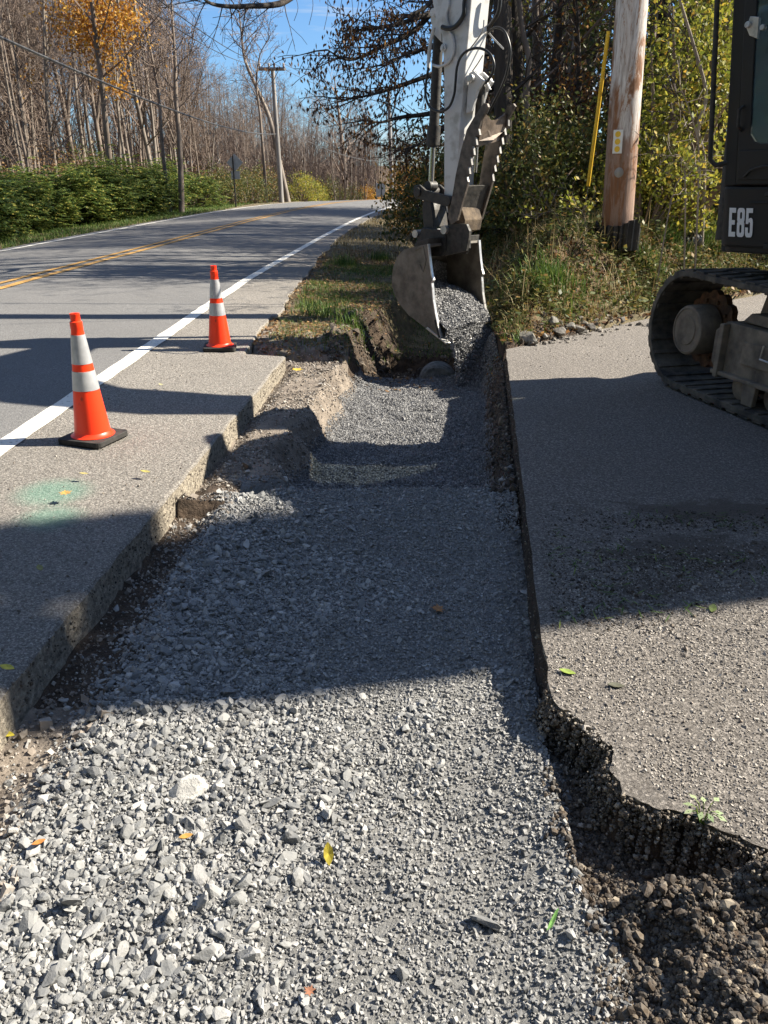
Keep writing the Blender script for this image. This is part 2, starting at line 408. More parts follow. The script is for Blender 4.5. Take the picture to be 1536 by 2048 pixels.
# ---------------- driveway slab with sawn and broken edges
edge = []
for y in np.arange(6.78, 2.04, -.07): edge.append((float(xdr(y)) + .008 * (float(vn(y * 8, 3.0, 5)) - .5), y))
brk = [(.50, 2.0), (.48, 1.86), (.475, 1.80), (.50, 1.75), (.545, 1.70), (.575, 1.64), (.58, 1.57), (.565, 1.50), (.575, 1.44), (.615, 1.40), (.66, 1.375), (.71, 1.35), (.78, 1.29), (.88, 1.22), (1.0, 1.17), (1.3, 1.10), (2.0, .95), (4, .6), (9, .2)]
for i in range(len(brk) - 1):
    for q in np.linspace(0, 1, 9)[:-1]:
        x = lerp(brk[i][0], brk[i + 1][0], q); y = lerp(brk[i][1], brk[i + 1][1], q)
        k = .032 if i > 1 else .006
        edge.append((x + k * float(fbm(x * 21, y * 21, 3, 3)), y + k * float(fbm(x * 19 + 5, y * 19, 3, 6))))
edge += [(9, .2), (13, .2), (13, 16.5)]
e0 = (1.07, 6.78)
for q in np.linspace(.985, .0, 60):
    x = 1.10 + 12 * q * .726; y = 6.80 + 12 * q * .688
    edge.append((x + .06 * float(fbm(x * 3, y * 3, 3, 13)), y + .06 * float(fbm(x * 3 + 9, y * 3, 3, 14))))
import bmesh
bm = bmesh.new()
tv = [bm.verts.new((x, y, 0)) for x, y in edge]
ftop = bm.faces.new(tv)
if ftop.normal.z < 0: ftop.normal_flip()
n_ = len(edge)
rows = [tv]
for dz, dx in ((-.010, -.006), (-.04, -.008), (-.075, .004), (-.20, .016)):
    row = []
    for i, (x, y) in enumerate(edge):
        a = Vector(edge[i - 1]); b_ = Vector(edge[(i + 1) % n_]); t_ = (b_ - a).normalized(); nn = Vector((t_.y, -t_.x))
        j = .012 * float(fbm(x * 30 + dz * 60, y * 30 + dz * 20, 3, 2)) * (1 if y < 2.0 else .25) + (.03 if y < 1.85 and dz < -.1 else 0)
        row.append(bm.verts.new((x + nn.x * (dx + j), y + nn.y * (dx + j), dz)))
    rows.append(row)
fs = []
for a, b_ in zip(rows, rows[1:]):
    for i in range(n_):
        fs.append(bm.faces.new((a[i], b_[i], b_[(i + 1) % n_], a[(i + 1) % n_])))
for i, f in enumerate(fs): f.material_index = 1 if i < 2 * n_ else 2
bmesh.ops.recalc_face_normals(bm, faces=bm.faces)
bmesh.ops.triangulate(bm, faces=[ftop])
me = bpy.data.meshes.new('driveway'); bm.to_mesh(me); bm.free()
me.materials.append(M['drive']); me.materials.append(M['slab_side']); me.materials.append(M['soil'])
drv = bpy.data.objects.new('driveway', me); COL.objects.link(drv); drv['kind'] = 'structure'

# ============================================================ STONES
def PT(px, py, t0=4.0, t1=22.0):
    d = ray(px, py); t = np.arange(t0, t1, .015); X_ = d.x * t; Y_ = d.y * t; Z_ = CH + d.z * t; hh = H(X_, Y_); k = np.argmax(Z_ < hh); return Vector((X_[k], Y_[k], hh[k]))
def ico():
    p = (1 + 5 ** .5) / 2
    v = np.array([(-1, p, 0), (1, p, 0), (-1, -p, 0), (1, -p, 0), (0, -1, p), (0, 1, p), (0, -1, -p), (0, 1, -p), (p, 0, -1), (p, 0, 1), (-p, 0, -1), (-p, 0, 1)], float) / math.hypot(1, p)
    f = np.array([(0, 11, 5), (0, 5, 1), (0, 1, 7), (0, 7, 10), (0, 10, 11), (1, 5, 9), (5, 11, 4), (11, 10, 2), (10, 7, 6), (7, 1, 8), (3, 9, 4), (3, 4, 2), (3, 2, 6), (3, 6, 8), (3, 8, 9), (4, 9, 5), (2, 4, 11), (6, 2, 10), (8, 6, 7), (9, 8, 1)])
    return v, f
CUBE = (np.array([(x, y, z) for x in (-1, 1) for y in (-1, 1) for z in (-1, 1)], float) * .62, np.array([(0, 1, 3, 2), (4, 6, 7, 5), (0, 4, 5, 1), (2, 3, 7, 6), (0, 2, 6, 4), (1, 5, 7, 3)]))
OCT = (np.array([(1, 0, 0), (-1, 0, 0), (0, 1, 0), (0, -1, 0), (0, 0, 1), (0, 0, -1)], float), np.array([(0, 2, 4), (2, 1, 4), (1, 3, 4), (3, 0, 4), (2, 0, 5), (1, 2, 5), (3, 1, 5), (0, 3, 5)]))
def icos1():
    v, f = ico(); v = list(map(tuple, v)); mid = {}; F2 = []
    def md(a, b):
        k = (min(a, b), max(a, b))
        if k not in mid: m = (np.array(v[a]) + np.array(v[b])); v.append(tuple(m / np.linalg.norm(m))); mid[k] = len(v) - 1
        return mid[k]
    for a, b, c in f:
        x, y, z = md(a, b), md(b, c), md(c, a); F2 += [(a, x, z), (b, y, x), (c, z, y), (x, y, z)]
    return np.array(v), np.array(F2)
def cut_stones(P, size, g=rng, nb=60, flat=(.35, .8), tilt=.5):
    """angular crushed stone: spheres sliced by random planes, a library of nb shapes"""
    v, f = icos1(); L = []
    for q in range(nb):
        w = v.copy()
        for _ in range(9):
            n = g.normal(size=3); n /= np.linalg.norm(n); d_ = g.uniform(.34, .68); e = np.maximum(w @ n - d_, 0); w = w - e[:, None] * n
        w = w / np.abs(w).max(0) * .95 + g.normal(0, .025, w.shape); L.append(w)
    L = np.array(L); n = len(P); S = L[g.integers(0, nb, n)]
    sc = np.stack([.8 + .6 * g.random(n), .55 + .45 * g.random(n), flat[0] + (flat[1] - flat[0]) * g.random(n)], -1)
    S = S * sc[:, None] * np.asarray(size)[:, None, None] * .5
    a, b, c = g.random(n) * 6.283, g.normal(0, tilt, n), g.normal(0, tilt, n)
    ca, sa = np.cos(a)[:, None], np.sin(a)[:, None]; cb, sb = np.cos(b)[:, None], np.sin(b)[:, None]; cc, sc_ = np.cos(c)[:, None], np.sin(c)[:, None]
    x, y, z = S[..., 0], S[..., 1], S[..., 2]
    y, z = y * cb - z * sb, y * sb + z * cb; x, z = x * cc + z * sc_, -x * sc_ + z * cc; x, y = x * ca - y * sa, x * sa + y * ca
    V = np.stack([x, y, z], -1) + P[:, None]; k = len(v)
    return V.reshape(-1, 3), (f[None] + (np.arange(n) * k)[:, None, None]).reshape(-1, 3)
def stones(P, size, base, jit=.35, flat=(.5, .9), tilt=.5, g=rng):
    v, f = base; n = len(P); k = len(v)
    S = v[None] * (1 + (g.random((n, k, 1)) - .5) * 2 * jit) + (g.random((n, k, 3)) - .5) * jit * .7
    sc = np.stack([.75 + .6 * g.random(n), .6 + .4 * g.random(n), flat[0] + (flat[1] - flat[0]) * g.random(n)], -1)
    S = S * sc[:, None] * np.asarray(size)[:, None, None] * .5
    a, b, c = g.random(n) * 6.283, g.normal(0, tilt, n), g.normal(0, tilt, n)
    ca, sa = np.cos(a), np.sin(a); cb, sb = np.cos(b), np.sin(b); cc, sc_ = np.cos(c), np.sin(c)
    x, y, z = S[..., 0], S[..., 1], S[..., 2]
    y, z = y * cb[:, None] - z * sb[:, None], y * sb[:, None] + z * cb[:, None]
    x, z = x * cc[:, None] + z * sc_[:, None], -x * sc_[:, None] + z * cc[:, None]
    x, y = x * ca[:, None] - y * sa[:, None], x * sa[:, None] + y * ca[:, None]
    V = np.stack([x, y, z], -1) + P[:, None]
    return V.reshape(-1, 3), (f[None] + (np.arange(n) * k)[:, None, None]).reshape(-1, f.shape[1])
def scatter(n, x0, x1, y0, y1, dens, g=rng):
    x = x0 + (x1 - x0) * g.random(n); y = y0 + (y1 - y0) * g.random(n)
    k = g.random(n) < dens(x, y); x = x[k]; y = y[k]
    return x, y
def infr(x, y, m=.35): return (np.abs(x) < .55 * y + m + .18)
def dens_pile(x, y):
    er = xe_r(y); n2 = fbm(x * 6, y * 6, 4, 21)
    e = ss(er + .12, er + .30, x + .06 * n2) * .97 + .03 * (x > er + .02)
    e = e * ss(1.0, .0, (y - 3.95) / .25) * (x < xdr(y) + .02) * np.where(x < -.60 + .1 * n2, y < 3.62 + .1 * n2, 1)
    e = e * np.where(y < 1.75, ss(.52, .44, x + .05 * n2) + .06, 1)
    return e * infr(x, y)
def coarse(x, y):
    c = ss(-.22, .22, fbm(x * 2.2 + 3, y * 2.2, 3, 77) + .32 * ss(.15, -.5, x) - .55 * ss(-.2, .3, x) * ss(3.2, 2.2, y) - .01)
    return .07 + .93 * c
x, y = scatter(70000, -1.9, 1.0, .55, 4.2, lambda x, y: dens_pile(x, y) * coarse(x, y))
s_ = .0118 * np.exp(rng.normal(0, .46, len(x))) * (1 + .22 * ss(0, -.6, x)); s_ = np.clip(s_, .007, .05)
z = H(x, y) + s_ * (.05 + .22 * rng.random(len(x)))
big = s_ > .0155; Pg = np.stack([x, y, z], -1)
V1, F1 = stones(Pg[~big], s_[~big] * 1.1, ico(), .24, (.3, .8), .55)
Vb, Fb = cut_stones(Pg[big], s_[big] * 1.12)
npmesh('crushed_gravel', np.concatenate([V1, Vb]), np.concatenate([F1, Fb + len(V1)]), M['gravel'])
o = bpy.data.objects['crushed_gravel']; tag(o, 'light grey crushed limestone filling the trench in the foreground', 'gravel', kind='stuff')
x, y = scatter(190000, -1.9, 1.0, .55, 4.1, lambda x, y: dens_pile(x, y))
s_ = .0075 * np.exp(rng.normal(0, .35, len(x))); z = H(x, y) + s_ * .2
V2, F2 = stones(np.stack([x, y, z], -1), s_, CUBE, .3, (.6, 1), .8)
tag(npmesh('stone_chippings', V2, F2, M['grit']), 'fine grey stone chippings between the larger crushed stones', 'gravel', kind='stuff')
# dark fine gravel on the trench floor
def dens_fl(x, y):
    return ((x > lip(y) + .10) & (x < xdr(y) - .07) & (y > 3.95) & (y < 7.9)) * (H(x, y) < -.31) * 1.0
x, y = scatter(115000, -.8, 1.2, 3.95, 7.95, dens_fl)
s_ = .0125 * np.exp(rng.normal(0, .22, len(x))); z = H(x, y) + s_ * (.1 + .3 * rng.random(len(x)))
V3, F3 = stones(np.stack([x, y, z], -1), s_ * 1.1, OCT, .3, (.7, 1), .8)
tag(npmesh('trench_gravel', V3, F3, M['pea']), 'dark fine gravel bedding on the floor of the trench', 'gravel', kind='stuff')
# crumbs on shelf, slab, soil clods
def dens_cr(x, y):
    er = xe_r(y)
    a = (x > er) * (x < lip(y) + .13) * (y < 7.2) * .55
    a = a * (.25 + 1.2 * ss(.45, .6, vn(x * 3, y * 3, 4))) + ((x > lip(y) - .03) & (x < lip(y) + .17) & (y > 3.9) & (y < 7)) * .7
    return np.where(y > 3.7, a, (x > er) * (x < er + .3) * .5)
x, y = scatter(42000, -1.3, -.25, 1.2, 7.3, dens_cr)
s_ = .009 * np.exp(rng.normal(0, .5, len(x))); z = H(x, y) + s_ * .15
V4, F4 = stones(np.stack([x, y, z], -1), s_, CUBE, .3, (.6, 1), .8)
M['crumb'] = stone_mat('dirt_crumbs', [(0, (.10, .085, .07)), (.6, (.24, .20, .165)), (1, (.45, .42, .38))], .95)
tag(npmesh('dirt_crumbs', V4, F4, M['crumb']), 'brown crumbs of dirt and stone on the shelf beside the cut paving', 'dirt', kind='stuff')
def dens_so(x, y):
    n2 = fbm(x * 6, y * 6, 4, 21)
    return ss(.40, .50, x + .10 * n2) * (y < 1.62) * (y > .45) * np.where(y > 1.3, (x < .8), 1) * ((x < .62) | (y < 1.36))
x, y = scatter(120000, .38, 1.5, .5, 1.66, dens_so)
s_ = .0058 * np.exp(rng.normal(0, .52, len(x))); s_ = np.clip(s_, .002, .038); z = H(x, y) + s_ * .25
V5, F5 = stones(np.stack([x, y, z], -1), s_, ico(), .2, (.6, 1), .8)
x, y = scatter(20000, -.6, 1.3, 6.9, 9.4, lambda x, y: (H(x, y) < -.05) * (y > 7.75) * .7 + (H(x, y) < -.1) * (x < -.4) * .7)
s_ = .016 * np.exp(rng.normal(0, .6, len(x))); z = H(x, y) + s_ * .2
V6, F6 = stones(np.stack([x, y, z], -1), s_, ico(), .3, (.6, 1), .8)
x, y = scatter(16000, .3, 1.1, 3.6, 7.0, lambda x, y: ((x > xdr(y) - .15) & (x < xdr(y) - .01)) * .9)
s_ = .013 * np.exp(rng.normal(0, .6, len(x))); z = H(x, y) + s_ * .1
V7, F7 = stones(np.stack([x, y, z], -1), s_, ico(), .3, (.6, 1), .8)
Vs = np.concatenate([V5, V6, V7]); Fs = np.concatenate([F5, F6 + len(V5), F7 + len(V5) + len(V6)])
tag(npmesh('soil_clods', Vs, Fs, M['clod']), 'dark crumbly topsoil with pebbles dug out at the edge of the driveway', 'soil', kind='stuff')
# crumbling faces of the cut and broken slabs
ex = []; ey = []; ez = []; es = []
for i in range(len(edge) - 1):
    (xa_, ya_), (xb_, yb_) = edge[i], edge[i + 1]
    if ya_ < .5 or ya_ > 7 or xa_ > 1.6 and ya_ < 1.2: continue
    Lg = math.hypot(xb_ - xa_, yb_ - ya_); br = ya_ < 1.85; k = int(Lg * (6500 if br else 260))
    q = rng.random(k); tx_, ty_ = (xb_ - xa_) / Lg, (yb_ - ya_) / Lg; dz = rng.random(k) ** 1.1 * (.15 if br else .13)
    o_ = (rng.random(k) * .02 - .004) + dz * (.10 + .45 * rng.random(k) if br else .02)
    ex += list(xa_ + (xb_ - xa_) * q + ty_ * o_); ey += list(ya_ + (yb_ - ya_) * q - tx_ * o_); ez += list(-.006 - dz); es += list(.0062 * np.exp(rng.normal(0, .45, k)) * (1.0 if br else .7))
Ve, Fe = stones(np.stack([ex, ey, ez], -1), np.array(es), ico(), .28, (.6, 1), .9)
yy = rng.uniform(1.2, 6.6, 1600); xx = xe_r(yy); zz = zroad(xx, yy) - .008 - rng.random(len(yy)) * .11
Vf, Ff = stones(np.stack([xx + rng.random(len(yy)) * .006 - .002, yy, zz], -1), .006 * np.exp(rng.normal(0, .4, len(yy))), ico(), .28, (.6, 1), .9)
M['aggr'] = stone_mat('exposed_aggregate', [(0, (.04, .03, .022)), (.6, (.12, .095, .07)), (.9, (.26, .22, .17)), (1, (.42, .38, .32))], .95)
tag(npmesh('exposed_aggregate', np.concatenate([Ve, Vf]), np.concatenate([Fe, Ff + len(Ve)]), M['aggr']), 'stones and crumbs showing in the cut and broken faces of the asphalt slabs', 'aggregate', kind='stuff')
# loose grit on the asphalt slabs
def dens_as(x, y): return ((x > xdr(y) + .03) & (y > 1.5 + .0 * x)) * .5 * ss(.35, .65, vn(x * 2, y * 2, 8)) + ((x > xdr(y)) & (y < 2.2) & (y > 1.45)) * .5
x, y = scatter(9000, .5, 3.2, 1.4, 7.5, dens_as); xg_, yg_ = scatter(60000, .4, 1.9, 1.1, 3.0, lambda x, y: (x > xdr(y) + .01) * (y > np.interp(x, [.45, .55, .7, .9, 1.5], [1.85, 1.62, 1.38, 1.22, 1.1])) * ss(3.0, 2.2, y) * (.25 + .75 * vn(x * 9, y * 9, 4))); ng_ = len(xg_)
xl_, yl_ = scatter(3500, -2.1, -.9, 1.5, 6.6, lambda x, y: (x < xe_r(y) - .02) * (.2 + .8 * ss(-.4, 0, x - xe_r(y))))
zz = np.concatenate([np.zeros(len(x)), zroad(xl_, yl_)]); x = np.concatenate([x, xl_]); y = np.concatenate([y, yl_])
s_ = .0055 * np.exp(rng.normal(0, .4, len(x)))
V8, F8 = stones(np.stack([x, y, zz + s_ * .3], -1), s_, CUBE, .3, (.6, 1), .8)
Vg, Fg = stones(np.stack([xg_, yg_, np.full(ng_, .0005)], -1), .006 * np.exp(rng.normal(0, .35, ng_)), CUBE, .3, (.5, .9), .6)
M['chip'] = stone_mat('worn_asphalt_chips', [(0, (.12, .105, .09)), (.5, (.26, .235, .21)), (1, (.48, .44, .39))])
tag(npmesh('surface_chips', Vg, Fg, M['chip']), 'stone chips standing proud of the weathered near part of the driveway', 'chips', kind='stuff')
tag(npmesh('loose_grit', V8, F8, M['crumb']), 'loose grit scattered over the old asphalt', 'grit', kind='stuff')
# distinct larger stones
def rock(name, loc, size, label, mat, group=None, seed=1, flat=(.5, .7)):
    bm = bmesh.new(); bmesh.ops.create_icosphere(bm, subdivisions=3, radius=.5); g = random.Random(seed)
    pl_ = [(Vector((g.uniform(-1, 1), g.uniform(-1, 1), g.uniform(-.8, 1))).normalized(), g.uniform(.26, .42)) for _ in range(12)]
    for v in bm.verts:
        for n, d_ in pl_:
            e = v.co.dot(n) - d_
            if e > 0: v.co -= n * e
        v.co = Vector((v.co.x * size[0], v.co.y * size[1], v.co.z * size[2]))
    me = bpy.data.meshes.new(name); bm.to_mesh(me); bm.free(); me.materials.append(mat)
    o = bpy.data.objects.new(name, me); COL.objects.link(o); o.location = loc; o.rotation_euler = (g.uniform(-.4, .4), g.uniform(-.4, .4), g.uniform(0, 6))
    return tag(o, label, 'stone', group)
xr_ = []; yr_ = []; zr_ = []
for (px, py, k_) in ((1140, 672, 90), (1105, 690, 60), (1180, 665, 60), (1060, 700, 60), (1230, 655, 40)):
    p = PT(px, py); xr_ += list(p.x + rng.normal(0, .13, k_)); yr_ += list(p.y + .04 + rng.normal(0, .06, k_))
xr_ = np.array(xr_); yr_ = np.array(yr_); sr_ = np.clip(.028 * np.exp(rng.normal(0, .5, len(xr_))), .012, .09)
Vr, Fr = cut_stones(np.stack([xr_, yr_, np.maximum(H(xr_, yr_), np.where(bank_d(xr_, yr_) < 0, 0, -9)) + sr_ * .15], -1), sr_)
M['rubble'] = stone_mat('mixed_rubble', [(0, (.04, .032, .026)), (.6, (.12, .105, .085)), (1, (.34, .31, .27))])
tag(npmesh('rubble', Vr, Fr, M['rubble']), 'small angular rubble along the foot of the right bank', 'rubble', kind='stuff')
M['limerock'] = pm('pale_limestone', (.34, .335, .32), (.55, .54, .51), 30, .85, 120, .004)
p = PZ(382, 1578, -.14); rock('stone', (p.x, p.y, -.135), (.085, .13, .085), 'largest pale stone standing proud of the light gravel, left of centre', M['limerock'], seed=4)
M['lichenrock'] = pm('mossy_rock', (.09, .085, .07), (.30, .285, .25), 14, .85, 50, .006)
for i, (px, py, sz, lab) in enumerate([(1118, 672, .15, 'pale flat rock at the foot of the bank, left end of the rock pile'), (1140, 652, .13, 'dark rock on top of the rock pile at the foot of the bank'),
        (1180, 660, .10, 'grey rock at the right end of the rock pile beside the driveway'), (1104, 644, .16, 'brown rounded rock leaning against the bank at the back of the rock pile'), (1157, 667, .10, 'small angular grey rock at the front of the rock pile by the driveway edge'),
        (1058, 690, .17, 'low buff rock half buried at the corner of the driveway'), (1088, 684, .09, 'small buff rock lying between the driveway corner and the rock pile'), (1168, 645, .09, 'little dark rock perched at the back right of the rock pile')]):
    p = PT(px, py + sz * 40); sz *= .85; rock('rock', (p.x, p.y, max(p.z, -.01) + sz * .20), (sz * (1.1 + .5 * (i % 3) / 2), sz, sz * .8), lab, M['lichenrock'] if i % 2 else M['rock'], 'rocks at the foot of the bank', seed=i + 20)
# ============================================================ EXCAVATOR
M['black'] = pm('black_machine_paint', (.005, .005, .0055), (.018, .0175, .0165), 8, .45, 0, r2=.7)
M['blackm'] = pm('worn_black_steel', (.012, .012, .012), (.07, .062, .052), 22, .5, 60, .002, r2=.8)
M['white'] = pm('scuffed_white_paint', (.42, .41, .385), (.63, .63, .62), 7, .55, 0, r2=.45, lo=.34, hi=.5, det=9)
M['chrome'] = pm('polished_rod', (.6, .6, .6), (.75, .75, .75), 4, .15, metal=1)
M['steel'] = pm('worn_bucket_steel', (.085, .075, .062), (.24, .215, .18), 9, .6, 70, .002, metal=.25, lo=.3, hi=.7)
M['bright'] = pm('ground_steel_edge', (.42, .41, .39), (.62, .6, .57), 30, .4, metal=.6)
M['rubber'] = pm('dusty_rubber', (.032, .030, .028), (.15, .13, .10), 9, .85, 60, .003)
M['dusty'] = pm('dusty_frame_steel', (.07, .058, .047), (.28, .23, .17), 7, .85, 40, .003, lo=.3, hi=.7)
M['rust'] = pm('rusty_sprocket', (.05, .026, .014), (.17, .085, .042), 20, .9, 60, .003)
M['hose'] = pm('hydraulic_hose', (.012, .012, .012), (.03, .03, .03), 30, .4)
M['tooth'] = pm('pale_tooth_steel', (.16, .15, .14), (.30, .285, .26), 30, .5, metal=.4)
M['decal'] = pm('white_decal', (.82, .82, .82), (.88, .88, .88), 30, .5)
def glass(name, col, alpha=.35, rough=.03):
    m, t, b, o = nodes(name); b.inputs['Base Color'].default_value = (*col, 1); b.inputs['Roughness'].default_value = rough
    tr = N(t, 'ShaderNodeBsdfTransparent'); tr.inputs[0].default_value = (.84, .88, .87, 1)
    mx = N(t, 'ShaderNodeMixShader'); mx.inputs[0].default_value = alpha
    t.links.new(tr.outputs[0], mx.inputs[1]); t.links.new(b.outputs[0], mx.inputs[2]); t.links.new(mx.outputs[0], o.inputs[0]); return m
M['glass'] = glass('cab_glass', (.03, .06, .06))
EX = empty('excavator', (3.45, 4.75, 0)); tag(EX, 'black and white tracked excavator tipping dark gravel from its bucket into the trench', 'excavator')

# ---- tracks
T_ = Vector((-.235, .972, 0)).normalized(); Nn = Vector((-.972, -.235, 0)).normalized()
def track(origin, near):
    L2, Rr, W2 = 1.45, .39, .235
    def loc(a, w, z): return origin + T_ * a + Nn * w + Vector((0, 0, z))
    prof = []
    c = L2 - Rr
    for k in range(17):
        q = -math.pi / 2 + math.pi * k / 16; prof.append((c + Rr * math.cos(q), Rr + Rr * math.sin(q)))
    for a in np.linspace(c, -c, 9)[1:-1]: prof.append((a, 2 * Rr - .02 * math.sin(math.pi * (c - a) / (2 * c))))
    for k in range(17):
        q = math.pi / 2 + math.pi * k / 16; prof.append((-c + Rr * math.cos(q), Rr + Rr * math.sin(q)))
    for a in np.linspace(-c, c, 9)[1:-1]: prof.append((a, 0))
    pr = [Vector(p) for p in prof]; n = len(pr); th = .035
    inner = []
    for i in range(n):
        t = (pr[(i + 1) % n] - pr[i - 1]).normalized(); inner.append(pr[i] + Vector((-t.y, t.x)) * th)
    m = MB(); V = []
    for ring in (pr, inner):
        for w in (-W2, W2):
            V += [loc(p.x, w, p.y + .025) for p in ring]
    Fc = []
    for i in range(n):
        j = (i + 1) % n
        Fc += [(i, j, n + j, n + i), (2 * n + i, 3 * n + i, 3 * n + j, 2 * n + j), (i, 2 * n + i, 2 * n + j, j), (n + i, n + j, 3 * n + j, 3 * n + i)]
    m.add(V, Fc)
    # lugs outside (alternating slanted blocks) and ribs inside
    seg = [0]
    for i in range(n): seg.append(seg[-1] + (pr[(i + 1) % n] - pr[i]).length)
    tot = seg[-1]; cnt = 54
    def at(s):
        s %= tot; i = max(0, min(n - 1, int(np.searchsorted(seg, s, side='right')) - 1)); f = (s - seg[i]) / max(1e-6, seg[i + 1] - seg[i])
        a, b = pr[i], pr[(i + 1) % n]; t = (b - a).normalized(); return a.lerp(b, f), t
    for k in range(cnt):
        s0 = tot * k / cnt
        for side in (-1, 1):
            s1 = s0 + (tot / cnt / 2 if side > 0 else 0); VV = []
            for (ds, w) in ((-.036, .0), (.036, .0), (.05, 1.0), (-.05, 1.0)):
                for up in (0, 1):
                    p, t = at(s1 + ds * (.75 if up else 1) + (.04 * w)); nn = Vector((t.y, -t.x)); q = p + nn * (.0 if not up else .014)
                    VV.append(loc(q.x, side * (.015 + (W2 - .017) * w), q.y + .025))
            m.add(VV, [(0, 2, 3, 1), (2, 4, 5, 3), (4, 6, 7, 5), (6, 0, 1, 7), (1, 3, 5, 7), (0, 6, 4, 2)])
        VV = []
        for (ds, w) in ((-.018, -W2 + .01), (.018, -W2 + .01), (.018, W2 - .01), (-.018, W2 - .01)):
            for up in (0, 1):
                p, t = at(s0 + ds); nn = Vector((-t.y, t.x)); q = p + nn * (th - .004 + (.013 if up else 0)); VV.append(loc(q.x, w, q.y + .025))
        m.add(VV, [(0, 2, 3, 1), (2, 4, 5, 3), (4, 6, 7, 5), (6, 0, 1, 7), (1, 3, 5, 7), (0, 6, 4, 2)])
    belt = m.build('track_belt', M['rubber'], EX, bevel=.004)
    # frame
    f = MB(); fr = lambda a, z, w: loc(a, w, z)
    f.prism([(-1.02, .20), (.72, .20), (.80, .26), (.80, .46), (.70, .53), (-1.02, .50)], .02, .15, fr)
    f.prism([(-.9, .30), (.5, .30), (.5, .44), (-.9, .44)], .15, .163, fr)
    f.prism([(-1.0, .195), (.74, .195), (.74, .222), (-1.0, .222)], -.12, .19, fr)
    f.prism([(-.95, .50), (.62, .54), (.55, .60), (-.9, .60)], -.12, .10, fr)
    f.prism([(-1.02, .22), (.80, .22), (.80, .48), (-1.02, .48)], -.15, .02, fr)
    for a in (.35, -.12, -.6): f.prism([(a - .05, .07), (a + .05, .07), (a + .06, .2), (a - .06, .2)], .15, .185, fr)
    f.prism([(.66, .18), (.70, .18), (.70, .52), (.66, .52)], .15, .20, fr)
    f.prism([(-1.02, .48), (.66, .50), (.60, .72), (-.98, .70)], -.10, -.03, fr)
    f.build('track_frame', M['dusty'], belt, bevel=.006)
    g = MB(); g.tube([loc(.30, .175, .45), loc(.30, .185, .37), loc(.10, .188, .36), loc(.04, .188, .31), loc(-.2, .188, .30)], .006, 6)
    g.build('grease_line', M['bright'], belt, smooth=40)
    # travel motor, sprocket, rollers, idler
    sc = loc(c, 0, Rr + .025)
    g = MB(); g.lathe([(.0, .02), (.155, .02), (.168, .03), (.168, .17), (.160, .185), (.145, .190), (.142, .184), (.10, .184), (.095, .190), (.0, .19)], sc, Nn, 40)
    g.build('travel_motor', M['dusty'], belt, smooth=35)
    g = MB(); tp = []
    for k in range(42):
        q = 2 * math.pi * k / 42; r = (.235, .262, .262)[k % 3] if k % 3 else .24; tp.append((sc + Vector((0, 0, 0)), r, q))
    ring = [(r * math.cos(q), r * math.sin(q)) for _, r, q in tp]
    g.prism(ring, -.03, .012, lambda a, z, w: sc + T_ * a + Vector((0, 0, z)) + Nn * w)
    for k in range(10):
        q = 2 * math.pi * k / 10; p = sc + T_ * .195 * math.cos(q) + Vector((0, 0, .195 * math.sin(q))); g.cyl(p, p + Nn * .03, .012, 8)
    g.build('sprocket', M['rust'], belt)
    for a in (.5, .2, -.1, -.4, -.7):
        g = MB(); g.lathe([(.05, -.13), (.085, -.12), (.085, -.05), (.055, -.04), (.055, .04), (.085, .05), (.085, .12), (.05, .13)], loc(a, 0, .15), Nn, 20); g.build('roller', M['dusty'], belt, smooth=35)
    g = MB(); g.lathe([(.05, -.14), (.27, -.10), (.29, -.05), (.29, .05), (.27, .10), (.05, .14)], loc(-c, 0, Rr + .025), Nn, 32); g.build('idler', M['dusty'], belt, smooth=35)
    return belt
TO = Vector((2.505, 4.36, 0))
track(TO, 1); track(TO - Nn * 1.72 , 0)
cf = MB(); o2 = TO - Nn * .86
cf.prism([(-.7, .22), (.7, .22), (.62, .58), (-.62, .58)], -.62, .62, lambda a, z, w: o2 + T_ * a + Nn * w + Vector((0, 0, z)))
cf.lathe([(.5, .57), (.5, .80)], o2, n=36)
cf.build('undercarriage', M['dusty'], EX, bevel=.01)
bl = MB(); bl.prism([(-1.95, .05), (-1.88, .08), (-1.92, .28), (-1.86, .48), (-1.90, .50), (-1.99, .28)], -1.12, 1.12, lambda a, z, w: o2 + T_ * a + Nn * w + Vector((0, 0, z)))
for w in (-.45, .45): bl.prism([(-1.93, .2), (-.6, .3), (-.6, .42), (-1.93, .36)], w - .05, w + .05, lambda a, z, w_: o2 + T_ * a + Nn * w_ + Vector((0, 0, z)))
bl.build('dozer_blade', M['dusty'], EX, bevel=.01)

# ---- house (upper structure)
FH = Vector((-.64, .77, 0)).normalized(); LH = Vector((-.77, -.64, 0)).normalized()
S0 = Vector((3.45, 4.75, 0))
def hp(f, l, z): return S0 + FH * f + LH * l + Vector((-.13 * (z - 1.0), 0, z))
fx = lambda a, z, w: hp(a, w, z)            # extrude sideways
FC, LC = 1.07, .895                          # front-left corner
